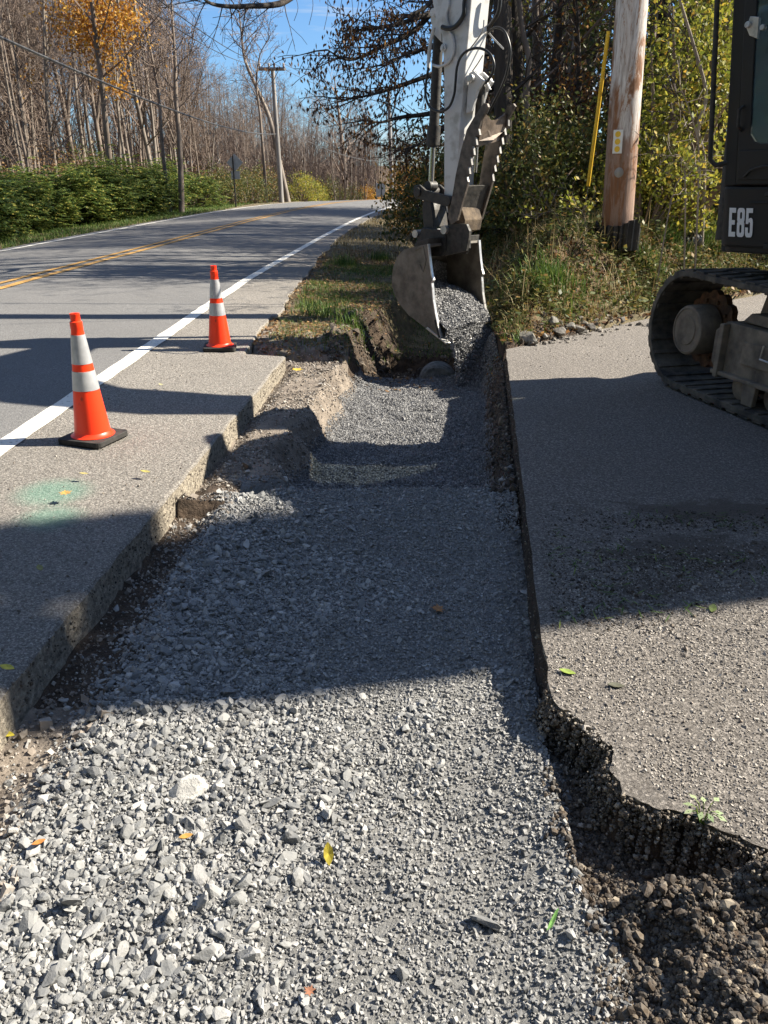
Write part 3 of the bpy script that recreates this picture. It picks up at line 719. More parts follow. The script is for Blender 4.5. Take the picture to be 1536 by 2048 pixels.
# profile seen from above, rounded front-left corner
def plan(fr, lf, rr, rt, rad, n=6):
    P = []
    for (cx_, cy_, q0) in ((fr - rad, lf - rad, 0), (rr + rad * 2, lf - rad * 2, 90), (rr + rad * 2, rt + rad * 2, 180), (fr - rad, rt + rad, 270)):
        r_ = rad if q0 in (0, 270) else rad * 2
        for k in range(n + 1):
            q = R(q0 + 90 * k / n); P.append((cx_ + r_ * math.cos(q), cy_ + r_ * math.sin(q)))
    return P
top = lambda a, b, z: hp(a, b, z)
m = MB(); m.prism(plan(FC, LC, -1.85, -1.12, .06), .955, 1.00, top); m.prism(plan(FC - .35, LC - .40, -1.8, -.9, .06), .80, .954, top)
m.build('house_frame', M['black'], EX, bevel=.008)
skm = MB(); skm.prism(plan(FC + .012, LC + .012, -.80, LC - .85, .05), .985, 1.325, top)
skirt = skm.build('side_panel', M['black'], EX, bevel=.014)
m = MB()
m.box(Matrix.Translation(hp(-.05, LC + .014, 1.238)) @ Matrix.Rotation(math.atan2(FH.y, FH.x), 4, 'Z'), 1.9, .008, .012)
m.box(Matrix.Translation(hp(.35, LC + .013, 1.0)) @ Matrix.Rotation(math.atan2(FH.y, FH.x), 4, 'Z'), .9, .03, .03)
m.build('trim_strip', M['black'], skirt, bevel=.003)
m = MB(); cq = hp(.66, LC + .0125, 1.145); m.lathe([(.0, 0), (.050, 0), (.055, .004), (.052, .008)], cq, LH, 28); m.build('hole_disc', pm('hole_shade_black', (.002, .002, .002), (.004, .004, .004), 5, .9), skirt)  # near-black disc stands in for the shade inside a hole
m = MB(); m.lathe([(.0, 0), (.013, 0), (.016, .004), (.010, .010)], hp(.80, LC + .012, 1.285), LH, 16); m.build('latch', M['blackm'], skirt)
# E85 lettering: flat plates standing on the panel
def lettering():
    cu = bpy.data.curves.new('lettering', 'CURVE'); cu.dimensions = '2D'; cu.fill_mode = 'BOTH'; cu.extrude = .0015
    def poly(P):
        s = cu.splines.new('POLY'); s.points.add(len(P) - 1)
        for q, (x, y) in zip(s.points, P): q.co = (x, y, 0, 1)
        s.use_cyclic_u = True
    def rr(x0, y0, x1, y1, r, n=5, corners=(1, 1, 1, 1)):
        P = []
        for i, (cx_, cy_, q0) in enumerate(((x1 - r, y1 - r, 0), (x0 + r, y1 - r, 90), (x0 + r, y0 + r, 180), (x1 - r, y0 + r, 270))):
            if corners[i]:
                for k in range(n + 1): q = R(q0 + 90 * k / n); P.append((cx_ + r * math.cos(q), cy_ + r * math.sin(q)))
            else: P.append(((x1, x0, x0, x1)[i], (y1, y1, y0, y0)[i]))
        return P
    h, w, st = 1.0, .46, .17
    poly([(0, 0), (w * .9, 0), (w * .9, .17), (st, .17), (st, .42), (w * .8, .42), (w * .8, .58), (st, .58), (st, .83), (w * .9, .83), (w * .9, 1), (0, 1)])
    o = .52
    P8 = rr(o, 0, o + w, .54, .14); P8b = rr(o + .01, .47, o + w - .01, 1, .14)
    # outline of the 8 as a single waist-pinched contour
    out = [(x, y) for x, y in rr(o, 0, o + w, 1, .13)]
    # insert the waist notches on both sides
    right = [(o + w, .47), (o + w - .035, .53), (o + w, .59)]; left = [(o, .59), (o + .035, .53), (o, .47)]
    P = out[0:6] + out[6:12] + left + out[12:18] + out[18:24] + right
    poly(P); poly(rr(o + .165, .14, o + w - .165, .43, .055)); poly(rr(o + .165, .63, o + w - .165, .86, .055))
    o = 1.05
    P = [(o + .02, 1), (o + .02, .46), (o + .17, .46)]
    P += [(o + .19, .51), (o + .24, .53), (o + .285, .50), (o + .295, .44), (o + .295, .22), (o + .28, .16), (o + .23, .14), (o + .185, .16), (o + .17, .22), (o + .17, .34), (o, .34)]
    P += [(o, .14), (o + .03, .05), (o + .10, 0), (o + w - .10, 0), (o + w - .03, .05), (o + w, .14), (o + w, .52), (o + w - .03, .62), (o + w - .10, .67), (o + .27, .67), (o + .175, .62), (o + .175, .84), (o + w - .03, .84), (o + w - .03, 1)]
    poly(P)
    ob = bpy.data.objects.new('tmp', cu); COL.objects.link(ob); dg = bpy.context.evaluated_depsgraph_get()
    me = bpy.data.meshes.new_from_object(ob.evaluated_get(dg)); bpy.data.objects.remove(ob); me.materials.clear(); me.materials.append(M['decal'])
    return me
me = lettering(); lt = bpy.data.objects.new('lettering', me); COL.objects.link(lt); lt.parent = skirt
hgt = .162; sx_ = hgt * .60
# text x axis runs towards the rear (-FH), up = z, normal = LH
base_pt = hp(1.022, LC + .0165, 1.045)
ax = -FH; A = Matrix(((ax.x * sx_, -.13 * hgt, LH.x, base_pt.x - S0.x), (ax.y * sx_, 0, LH.y, base_pt.y - S0.y), (0, hgt, 0, base_pt.z), (0, 0, 0, 1)))
me.transform(A); lt['label'] = 'white E85 lettering'
# cab
cab = empty('cab', (0, 0, 0)); cab.parent = EX
ROT = Matrix.Rotation(math.atan2(FH.y, FH.x), 4, 'Z')
def bar(m, p, q, w, d): # box bar from p to q
    p = Vector(p); q = Vector(q); v = q - p
    Rm = v.to_track_quat('Z', 'Y').to_matrix().to_4x4()
    # align x with FH as far as possible
    z = v.normalized(); x = (FH - z * FH.dot(z)).normalized() if abs(FH.dot(z)) < .95 else LH; y = z.cross(x)
    Mm = Matrix(((x.x, y.x, z.x, 0), (x.y, y.y, z.y, 0), (x.z, y.z, z.z, 0), (0, 0, 0, 1)))
    Mm.translation = (p + q) / 2; m.box(Mm, w, d, v.length)
CR = LC - .92
m = MB()
bar(m, hp(FC - .035, LC - .035, 1.33), hp(FC - .05, LC - .035, 2.50), .075, .07)
bar(m, hp(FC - .035, CR + .03, 1.33), hp(FC - .05, CR + .03, 2.50), .06, .06)
bar(m, hp(-.55, LC - .035, 1.33), hp(-.55, LC - .06, 2.50), .10, .07)
bar(m, hp(-.55, CR + .03, 1.33), hp(-.55, CR + .03, 2.50), .10, .06)
m.prism([(FC - .01, 2.47), (FC - .04, 2.53), (.9, 2.57), (-.5, 2.57), (-.62, 2.52), (-.62, 2.45), (FC - .02, 2.43)], CR, LC - .01, fx)
bar(m, hp(FC - .02, LC - .04, 1.36), hp(FC - .02, CR, 1.36), .05, .08)
m.prism([(-.6, 1.33), (FC - .01, 1.33), (FC - .01, 1.345), (-.6, 1.345)], CR, LC, fx)
cabf = m.build('cab_frame', M['black'], cab, bevel=.012)
# door: sheet with rounded window opening
D0 = LC - .004
dm = MB()
fa, fb = FC - .085, -.48
dm.prism([(fa, 1.335), (fa, 2.44), (fb, 2.44), (fb, 1.335), (fb + .03, 1.335), (fb + .03, 2.41), (fa - .07, 2.41), (fa - .07, 1.60), (fa - .10, 1.56), (fa - .13, 1.55), (fb + .03, 1.55), (fb + .03, 1.335)], D0, D0 + .028, fx)
door = dm.build('door', M['black'], cab, bevel=.006)
dm = MB(); dm.prism([(fa - .012, 1.36), (fa - .012, 1.515), (fb + .05, 1.535), (fb + .05, 1.36)], D0 + .029, D0 + .036, fx); dm.build('door_panel', M['black'], door, bevel=.006)
dm = MB(); dm.tube([hp(fa - .05, D0 + .04, 1.375), hp(fa - .09, D0 + .05, 1.41), hp(fa - .16, D0 + .052, 1.43), hp(fa - .6, D0 + .052, 1.435)], .007, 6); dm.build('trim_strip', M['blackm'], door, smooth=40)
gm = MB(); gm.prism([(fa - .071, 1.551), (fa - .071, 2.409), (fb + .031, 2.409), (fb + .031, 1.551)], D0 + .010, D0 + .016, fx); gm.build('window_pane', M['glass'], door)
gm = MB(); gm.prism([(fa - .095, 2.06), (fa - .05, 2.08), (fa - .03, 2.12), (fa - .05, 2.17), (fa - .10, 2.16)], D0 + .03, D0 + .055, fx)
gm.cyl(hp(fa - .045, D0 + .05, 2.13), hp(fa - .045, D0 + .075, 2.13), .016, 12); gm.cyl(hp(fa - .12, D0 + .03, 2.11), hp(fa - .12, D0 + .06, 2.11), .014, 12)
gm.build('door_latch', M['bright'], door, bevel=.003)
gm = MB(); gm.tube([hp(fa - .02, D0 + .03, 1.62), hp(fa - .02, D0 + .075, 1.64), hp(fa - .022, D0 + .075, 1.72), hp(fa - .022, D0 + .03, 1.74)], .009, 8); gm.build('door_handle', M['blackm'], door, smooth=40)
# other glass
gm = MB(); gm.prism([(CR + .06, 1.40), (LC - .075, 1.40), (LC - .075, 2.43), (CR + .06, 2.43)], FC - .035, FC - .029, lambda a, z, w: hp(w, a, z)); gm.build('windscreen', M['glass'], cab)
gm = MB(); gm.prism([(fa - .02, 1.5), (fa - .02, 2.4), (fb + .1, 2.4), (fb + .1, 1.5)], CR + .02, CR + .026, fx); gm.build('window_pane', M['glass'], cab)
# seat and levers
m = MB(); m.prism([(.0, 1.45), (.45, 1.45), (.47, 1.58), (.0, 1.56)], LC - .70, LC - .20, fx); m.prism([(-.1, 1.5), (.04, 1.5), (-.02, 2.15), (-.14, 2.15)], LC - .68, LC - .22, fx)
m.build('seat', pm('seat_vinyl', (.012, .012, .012), (.03, .03, .03), 30, .6), cab, bevel=.04)
m = MB(); m.prism([(.1, 1.34), (.35, 1.34), (.5, 1.75), (.42, 1.80), (.2, 1.7)], LC - .16, LC - .08, fx); m.tube([hp(.46, LC - .12, 1.75), hp(.50, LC - .12, 1.95)], .018, 8); m.build('control_lever', M['black'], cab, bevel=.01)
# handrail in front of the door
m = MB(); hb = .05
m.tube([hp(FC - .01, LC - .01, 1.455), hp(FC + .05, LC + .02, 1.44), hp(FC + .075, LC + .035, 1.47), hp(FC + .075, LC + .035, 1.55), hp(FC + .065, LC + .035, 2.30), hp(FC + .055, LC + .03, 2.36), hp(FC - .01, LC - .01, 2.37)], .015, 10)
m.build('handrail', M['blackm'], cab, smooth=50)
# engine hood, counterweight
m = MB(); m.prism([(-.60, 1.0), (-.60, 1.75), (-1.5, 1.75), (-1.78, 1.62), (-1.84, 1.3), (-1.80, 1.0)], -1.10, LC - .005, fx); m.build('engine_hood', M['white'], EX, bevel=.04)
m = MB(); m.prism([(1.0, 1.0), (1.02, 1.35), (.9, 1.55), (-.62, 1.72), (-.62, 1.0)], -1.10, CR - .28, fx); m.build('side_hood', M['white'], EX, bevel=.03)
m = MB(); m.prism(plan(-1.35, LC - .01, -1.95, -1.12, .09), .88, 1.32, top); m.build('counterweight', M['black'], EX, bevel=.02)

# ---- boom, arm, bucket
A0 = Vector((.75, 7.6, 0)); FB = Vector((-.70, .714, 0)).normalized(); LB = Vector((-.714, -.70, 0)).normalized()
def bp(s, z, w): return A0 + FB * s + LB * w + Vector((0, 0, z))
def ip(px, py, w=0.0):
    d = ray(px, py); t = (w - (CAMP - A0).dot(LB)) / d.dot(LB); p = CAMP + d * t
    return ((p - A0).dot(FB), p.z)
def pl(pts, w): return [ip(x, y, w) for x, y in pts]
AW = .12
arm_px = [(863, -10), (872, 45), (884, 70), (888, 150), (888, 398), (894, 425), (908, 432), (922, 428), (912, 385), (921, 235), (931, 130), (943, -10)]
arm_poly = pl(arm_px, AW)
# extend upwards to the pivot and the arm cylinder lug (out of frame)
a0, a1 = arm_poly[0], arm_poly[-1]
arm_poly = [(a0[0] + .02, 3.2), (a0[0] + .0, 2.95)] + arm_poly + [(a1[0] - .02, 3.0), (a1[0] + .05, 3.45), (a1[0] + .30, 3.62)]
arm = MB().prism([p for p in arm_poly], -AW, AW, lambda a, z, w: bp(a, z, w)).build('arm', M['white'], EX, bevel=.008)
# darker weld-on nose of the arm
nose = pl([(893, 400), (899, 450), (910, 466), (926, 462), (930, 440), (914, 386)], AW + .004)
MB().prism(nose, -AW - .004, AW + .004, bp).build('arm_nose', M['rust'] if False else pm('earth_caked_steel', (.05, .036, .026), (.17, .125, .08), 12, .9, 60, .003), arm, bevel=.006)
# thumb bracket (white) on the inner face
tb = pl([(931, 145), (940, 140), (960, 160), (948, 180), (936, 222), (925, 226)], AW)
m = MB(); m.prism(tb, .045, .075, bp); m.prism(tb, -.075, -.045, bp); m.build('thumb_bracket', M['white'], arm, bevel=.004)
s_, z_ = ip(946, 158, .07); m = MB(); m.cyl(bp(s_, z_, -.16), bp(s_, z_, .10), .030, 20); m.build('pin', M['white'], arm, smooth=40)
s2, z2 = ip(943, 157, .10); m = MB(); m.lathe([(.0, 0), (.032, 0), (.032, .02), (.018, .024), (.018, .03), (0, .03)], bp(s2, z2, .10), LB, 20); m.build('pin', M['bright'], arm, smooth=40)
# thumb cylinder
m = MB(); q0 = bp(*ip(962, 165, -.02), -.02); q1 = bp(*ip(950, 345, -.02), -.02); mid = q0.lerp(q1, .62)
m.cyl(q0, mid, .036, 18); m.cyl(q0 + LB * .06, q0 - LB * .06, .04, 16); tc_ = m.build('thumb_cylinder', M['blackm'], EX, smooth=40)
MB().cyl(mid, q1, .02, 14).build('rod', M['chrome'], tc_, smooth=40)
# thumb
TW = .20
tn = [(967, 206), (974, 207), (976, 214), (962, 240), (957, 258), (959, 270), (951, 274), (953, 290), (946, 293), (948, 310), (941, 315), (943, 330), (937, 334), (939, 348), (933, 353), (936, 364), (914, 441), (903, 449), (895, 436), (903, 400), (911, 350), (922, 300), (933, 260), (948, 234)]
tf = [(1030, 207), (1034, 213), (1019, 240), (1019, 252), (1011, 256), (1013, 270), (1006, 275), (1008, 289), (1001, 293), (1003, 307), (996, 311), (998, 325), (991, 330), (993, 343), (987, 348), (989, 362), (966, 439), (958, 445), (950, 438), (960, 380), (968, 330), (975, 288), (985, 262), (1003, 240), (1017, 216)]
m = MB(); pn = pl(tn, TW); m.prism(pn, TW - .028, TW, bp)
pf = pl(tf, -TW); m.prism(pf, -TW, -TW + .028, bp)
thumb = m.build('thumb', pm('thumb_steel', (.05, .042, .034), (.17, .14, .115), 14, .6, 60, .002, metal=.2), EX, bevel=.003)
# teeth faces, in a paler steel than the plates
for P, w0, w1, i0_ in ((pn, TW - .020, TW + .002, 4), (pf, -TW - .002, -TW + .024, 2)):
    for i in range(i0_, 15, 2):
        m = MB()
        a, b = P[i], P[i + 1]
        a = Vector(a); b = Vector(b); t = (b - a).normalized(); nn = Vector((-t.y, t.x)); nn = nn if nn.x < 0 else -nn
        m.prism([tuple(a + nn * .003), tuple(b + nn * .003), tuple(b - nn * .006), tuple(a - nn * .006)], w0, w1, bp)
        m.build('tooth', M['tooth'], thumb)
m = MB()
def mean(a, b, f): return (a[0] * (1 - f) + b[0] * f, a[1] * (1 - f) + b[1] * f)
# cross plates between the two fingers
for (i, j, k, l) in ((21, 22, 4, 3), ):
    pass
def cross(pts_px_w, th=.012):
    P = [bp(*ip(x, y, w), w) for x, y, w in pts_px_w]; n = (P[1] - P[0]).cross(P[2] - P[0]).normalized() * th
    k = len(P); m.add([p + n for p in P] + [p - n for p in P], [tuple(range(k)), tuple(range(2 * k - 1, k - 1, -1))] + [(i, i + k, (i + 1) % k + k, (i + 1) % k) for i in range(k)])
q = TW - .03
cross([(967, 225, q), (980, 240, .06), (992, 240, -.04), (1004, 232, -.12), (1012, 226, -q), (1006, 262, -q), (985, 280, 0), (955, 282, q)])
cross([(952, 285, q), (976, 268, 0), (1000, 262, -q), (998, 282, -q), (975, 288, .0), (950, 296, q)])
m.build('cross_plate', pm('brown_steel', (.07, .05, .035), (.20, .15, .11), 14, .6, 60, .002, metal=.2), thumb)
m = MB(); cross([(928, 372, q), (976, 370, -q), (960, 425, -q), (910, 425, q)]); m.build('gap_shade_plate', M['blackm'], thumb)  # black plate stands in for the shaded gap between the fingers
# bucket cylinder on the outer face
CW = .0
c0 = bp(*ip(879, 30, CW), CW); c1 = bp(*ip(868, 252, CW), CW); c2 = bp(*ip(866, 290, CW), CW); c3 = bp(*ip(862, 372, CW), CW)
cu = c0 + (c0 - c1).normalized() * .25
m = MB(); m.cyl(cu, c1, .046, 24); m.cyl(c1, c2, .062, 24); m.cyl(c2, c2.lerp(c3, .06), .05, 24); m.tube([cu - LB * .07, cu + LB * .07], .05, 16)
bc = m.build('bucket_cylinder', M['blackm'], EX, smooth=40)
m = MB(); m.cyl(c2, c3, .027, 20); m.build('rod', M['chrome'], bc, smooth=40)
m = MB(); m.cyl(c3 - LB * .05, c3 + LB * .05, .045, 20); m.build('rod_eye', M['blackm'], bc, smooth=40)
m = MB(); m.prism(pl([(865, 20), (884, 60), (884, 85), (870, 70), (862, 40)], CW + .05), -.06, .06, bp); m.build('cylinder_bracket', M['white'], arm, bevel=.005)
m = MB(); p_ = bp(*ip(866, 25, .09), .09); m.lathe([(.012, -.01), (.03, -.008), (.034, 0), (.03, .008), (.012, .01)], p_, LB, 20); m.build('pin', M['white'], arm, smooth=40)
# linkage: rocker arms and link
LW = .155
rk = pl([(828, 372), (838, 369), (850, 380), (893, 391), (903, 398), (900, 412), (890, 412), (845, 400), (830, 397), (826, 386)], LW)
lk = pl([(846, 396), (858, 398), (862, 420), (866, 455), (872, 470), (858, 476), (846, 460), (843, 420)], LW)
m = MB()
for w0, w1 in ((LW - .03, LW), (-LW, -LW + .03)): m.prism(rk, w0, w1, bp)
a = ip(836, 384, LW); m.cyl(bp(a[0], a[1], -LW - .02), bp(a[0], a[1], LW + .02), .042, 20)
a = ip(896, 402, LW); m.cyl(bp(a[0], a[1], -LW - .02), bp(a[0], a[1], LW + .02), .045, 20)
m.build('rocker_link', M['blackm'], EX, bevel=.006)
m = MB()
for w0, w1 in ((.10, .145), (-.145, -.10)): m.prism(lk, w0, w1, bp)
m.prism([mean(lk[0], lk[1], .2), mean(lk[0], lk[1], .8), lk[2], lk[3], mean(lk[6], lk[7], .2), lk[7]], -.10, .10, lambda a, z, w: bp(a + .02, z, w) )
m.build('bucket_link', M['blackm'], EX, bevel=.005)
m = MB()
for w in (-.07, -.1, .1, .145): pass
# bucket
BW = .375
bk = [(855, 488), (826, 494), (806, 500), (794, 514), (786, 535), (783, 561), (787, 585), (797, 606), (817, 630), (851, 656), (868, 670), (881, 679)]
mouth = [(881, 679), (879, 668), (874, 650), (869, 625), (865, 600), (863, 575), (862, 566), (865, 560), (862, 550), (859, 530), (857, 510), (855, 488)]
BK = pl(bk, BW); MO = pl(mouth, BW)
side = BK + MO[1:-1]
bucket = empty('bucket', (0, 0, 0)); bucket.parent = EX
m = MB(); m.prism(side, BW - .022, BW, bp); m.prism(side, -BW, -BW + .022, bp); sdp = m.build('side_plate', M['steel'], bucket, bevel=.003)
m = MB(); m.strip(BK, -.022, -BW + .001, BW - .001, bp)
Z = m.build('shell', M['steel'], bucket, smooth=30)
# worn bright mouth edges and side cutter
def rimstrip(P, w0, w1, th):
    m = MB(); P = [Vector(p) for p in P]; off = []
    for i in range(len(P)):
        t = (P[min(i + 1, len(P) - 1)] - P[max(i - 1, 0)]).normalized(); nn = Vector((-t.y, t.x)); off.append(P[i] + (nn if nn.x < 0 else -nn) * th)
    return m.prism([tuple(p) for p in P] + [tuple(p) for p in reversed(off)], w0, w1, bp)
rimstrip(MO, BW - .026, BW + .003, .010).build('side_cutter', M['bright'], bucket)
rimstrip(MO, -BW - .003, -BW + .026, .010).build('side_cutter', M['bright'], bucket)
# lip
tipn = ip(881, 679, BW); i0 = BK[-2]
t = (Vector(tipn) - Vector(BK[-3])).normalized()
lipP = [tuple(Vector(tipn) - t * .20), tuple(Vector(tipn) + t * .085), tuple(Vector(tipn) + t * .08 + Vector((-.012, .008))), tuple(Vector(tipn) - t * .20 + Vector((-.02, .02)))]
m = MB(); m.prism(lipP, -BW - .012, BW + .012, bp); m.build('cutting_edge', M['bright'], bucket, bevel=.004)
MB().prism(pl([(968, 626), (977, 630), (992, 655), (1003, 669), (1000, 674), (988, 666), (972, 648)], -BW), -BW - .02, -BW + .03, bp).build('side_tooth', M['bright'], bucket, bevel=.004)
m = MB(); m.tube([bp(*ip(870, 640, BW + .004), BW + .006), bp(*ip(879, 676, BW + .004), BW + .006)], .01, 6); m.build('wear_mark', M['black'], bucket)
# weld-on ridges of the side plate
m = MB(); m.strip(pl([(826, 500), (846, 492), (852, 520), (846, 545), (838, 530)], BW + .006), .010, BW, BW + .007, bp); m.build('gusset', M['steel'], sdp)
# top box and ears
m = MB()
tbx = pl([(846, 455), (884, 460), (893, 470), (893, 500), (887, 512), (858, 512), (838, 494), (832, 488)], .17)
for w0, w1 in ((.15, .185), (-.185, -.15)): m.prism(tbx, w0, w1, bp)
top_l = pl([(855, 488), (826, 494), (832, 484), (856, 476)], BW)
m.prism(top_l, -BW + .01, BW - .01, bp)
e2 = pl([(884, 440), (900, 470), (932, 455), (942, 462), (944, 478), (936, 508), (893, 512), (880, 500)], .17)
ear = MB()
m.build('top_box', M['blackm'], bucket, bevel=.005)
for w in (.150, -.150):
    P = pl([(895, 452), (905, 447), (935, 448), (941, 462), (939, 480), (934, 502), (889, 512), (893, 470)], w)
    ear.prism(P, w - .017, w + .017, bp)
ear.build('ear', M['blackm'], bucket, bevel=.004)
m = MB(); a = ip(915, 458, 0); m.cyl(bp(a[0], a[1], -.20), bp(a[0], a[1], .20), .038, 20); a = ip(858, 466, 0); m.cyl(bp(a[0], a[1], -.20), bp(a[0], a[1], .20), .036, 20); m.build('pin', M['bright'], bucket, smooth=40)
# boom (box section with bend), mostly above the frame
pv = (arm_poly[-2][0] - .06 , 3.12)
bs = -2.62
boomP = [(bs - .10, .98), (bs - .16, 1.30), (bs - .20, 2.40), (bs - .02, 3.45), (bs + .45, 4.05), (bs + 1.15, 4.1), (pv[0] - .3, 3.55), (pv[0] + .08, 3.20), (pv[0] + .06, 3.02), (pv[0] - .08, 3.0), (pv[0] - .6, 3.30), (bs + 1.15, 3.62), (bs + .65, 3.5), (bs + .32, 3.05), (bs + .18, 2.4), (bs + .10, 1.2), (bs + .08, .92)]
boomP = [(a + (-.0), b) for a, b in boomP]
MB().prism(boomP, -.15, .15, bp).build('boom', M['white'], EX, bevel=.015)
m = MB(); m.prism([(bs - .35, .90), (bs + .12, .90), (bs + .16, 1.16), (bs - .02, 1.35), (bs - .35, 1.30)], -.20, .20, bp); m.build('swing_bracket', M['blackm'], EX, bevel=.01)
m = MB(); m.cyl(bp(bs + .20, .97, 0), bp(bs + .26, 2.0, 0), .055, 20); bcy = m.build('boom_cylinder', M['blackm'], EX, smooth=40)
m = MB(); m.cyl(bp(bs + .26, 2.0, 0), bp(bs + .34, 3.06, 0), .034, 16); m.build('rod', M['chrome'], bcy, smooth=40)
m = MB(); m.cyl(bp(bs + .8, 4.16, 0), bp(pv[0] - .45, 4.02, 0), .06, 20); bcy = m.build('arm_cylinder', M['blackm'], EX, smooth=40)
m = MB(); m.cyl(bp(pv[0] - .45, 4.02, 0), bp(pv[0] + .22, 3.58, 0), .036, 16); m.build('rod', M['chrome'], bcy, smooth=40)
# hoses
def sm(P, n=8):
    P = [Vector(p) for p in P]; out = []
    for i in range(len(P) - 1):
        a, b, c, d = P[max(i - 1, 0)], P[i], P[i + 1], P[min(i + 2, len(P) - 1)]
        for k in range(n):
            t = k / n; out.append(.5 * ((2 * b) + (c - a) * t + (2 * a - 5 * b + 4 * c - d) * t * t + (3 * b - 3 * c + d - a) * t ** 3))
    return out + [P[-1]]
def hose(pts, w, r, mat='hose', name='hose', wl=None):
    P = [bp(*ip(x, y, (wl[i] if wl else w)), (wl[i] if wl else w)) for i, (x, y) in enumerate(pts)]
    return MB().tube(sm(P), r, 8).build(name, M[mat], arm, smooth=60)
hose([(857, 135), (853, 160), (851, 190), (860, 214), (880, 223), (898, 214), (908, 190), (911, 165), (914, 135), (923, 112), (940, 99), (962, 97), (980, 108), (988, 128), (984, 148), (972, 166)], .17, .011)
hose([(976, 64), (992, 55), (1008, 62), (1018, 85), (1020, 110), (1012, 150), (998, 185), (984, 212), (976, 228)], -.12, .011)
hose([(944, -40), (930, 0), (927, 30), (912, 52), (896, 57), (884, 54)], .15, .019)
hose([(1002, -30), (1000, 5), (995, 28), (982, 48), (972, 60)], -.14, .017)
hose([(968, 40), (965, 62), (950, 85), (932, 108)], .13, .006, 'bright', 'pipe')
hose([(975, 63), (990, 80), (1007, 98)], -.13, .007, 'bright', 'pipe')
hose([(966, 110), (955, 128), (945, 142)], .13, .005, 'bright', 'pipe')
hose([(866, 130), (880, 133), (897, 124), (907, 105), (907, 80), (899, 60), (893, 30), (898, 5), (890, -30)], .135, .012, 'white', 'pipe')
hose([(868, 55), (862, 80), (858, 110), (857, 137)], .10, .016, 'white', 'pipe')
m = MB()
for k in range(0):
    t_ = k / 15; P = sm([bp(*ip(x, y, .15), .15) for x, y in [(944, -40), (930, 0), (927, 30), (912, 52)]], 6)
    a = P[min(len(P) - 2, int(t_ * (len(P) - 2)))]; b = P[min(len(P) - 1, int(t_ * (len(P) - 2)) + 1)]
    m.cyl(a, a + (b - a).normalized() * .008, .0235, 10)
m = MB(); P_ = bp(*ip(888, 96, .125), .125); m.lathe([(.0, 0), (.03, 0), (.03, .015), (0, .018)], P_, LB, 16); m.lathe([(.0, 0), (.015, .015), (.015, .03), (0, .03)], P_, LB, 12); m.build('fitting', M['white'], arm, smooth=40)
m = MB(); P0 = bp(*ip(972, 168, -.0), .0); m.cyl(P0, P0 + Vector((.03, 0, -.05)), .02, 10); m.build('fitting', M['bright'], arm)

# ---- gravel load and falling gravel (stuff)
t = (Vector(tipn) - Vector(BK[-3])).normalized()
a_in = Vector(ip(900, 555, 0)) + Vector((.16, .05)); a_lip = Vector(tipn) + t * .03
gl = MB()
prof = [tuple(Vector(BK[4]) + Vector((-.05, 0))), tuple(Vector(ip(868, 575, .0)) + Vector((.12, .02))), tuple(Vector(ip(905, 600, 0)) ), tuple(Vector(tipn) + Vector((-.05, .10))), tuple(Vector(tipn) + t * .02 + Vector((-.01, .01)))] + [tuple(Vector(p) + Vector((-.03, .03))) for p in reversed(BK[5:11])]
pr_ = [Vector(p) for p in prof[:5]]
ww = np.linspace(-BW + .03, BW - .03, 30); tt = np.linspace(0, 1, 40); V = []
def pathpt(u):
    k = u * 4; i = min(3, int(k)); return pr_[i].lerp(pr_[i + 1], k - i)
def surf(u, w):
    p = pathpt(u); nrm = Vector((-.6, .8)); hgt_ = .05 * float(fbm(u * 5, w * 6, 3, 4)) + .05 * math.cos(w / BW * 1.4) - .02
    return p + nrm * hgt_
for u in tt:
    for w in ww: p = surf(u, w); V.append(bp(p.x, p.y, w))
i_ = np.arange(40 * 30).reshape(40, 30); Fq = np.stack([i_[:-1, :-1], i_[:-1, 1:], i_[1:, 1:], i_[1:, :-1]], -1).reshape(-1, 4)
load_bed = np.array([tuple(v) for v in V])
P = []; sz = []
g3 = np.random.default_rng(3)
for k in range(9000):
    u, w = g3.random(), (g3.random() * 2 - 1) * (BW - .035); p = surf(u, w); p = p + Vector((-.6, .8)) * g3.random() * .006; P.append(bp(p.x, p.y, w)); sz.append(.017 * math.exp(g3.normal(0, .2)))
Va, Fa = stones(np.array([tuple(p) for p in P]), np.array(sz), CUBE, .3, (.7, 1), .8, g3)
# triangulated quads share the array type
off = len(Va); Vl = np.concatenate([Va, load_bed]); Fl = np.concatenate([Fa, Fq + off])
tag(npmesh('gravel_load', Vl, Fl, M['pea']), 'dark gravel heaped in the tilted excavator bucket', 'gravel', kind='stuff')
P = []; sz = []
for k in range(16000):
    tm = g3.random() ** .8 * .40; w = g3.normal(-.06, .24) if g3.random() < .7 else g3.uniform(-BW, BW); w = max(-BW - .05, min(BW - .04, w)); cl = float(vn(w * 14 + 5, tm * 22, 12)); cl2 = float(vn(w * 30, tm * 50, 13))
    if cl * .6 + cl2 * .4 < .33 + .75 * tm: continue
    st = Vector(tipn) + t * .03 + Vector((-.03, .04))
    vx, vz = -.55 - .35 * g3.random(), -.30 + .5 * (g3.random() - .5)
    s = st.x + vx * tm * .8; z = st.y + vz * tm - 4.9 * tm * tm * .75 + g3.normal(0, .012)
    if z < -.48: continue
    w = w * (1 + .15 * tm); P.append(bp(s, z, w)); sz.append(.015 * math.exp(g3.normal(0, .25)))
Va, Fa = stones(np.array([tuple(p) for p in P]), np.array(sz), CUBE, .3, (.7, 1), 1.5, g3)
tag(npmesh('falling_gravel', Va, Fa, M['pea']), 'dark gravel falling from the bucket lip into the trench', 'gravel', kind='stuff')
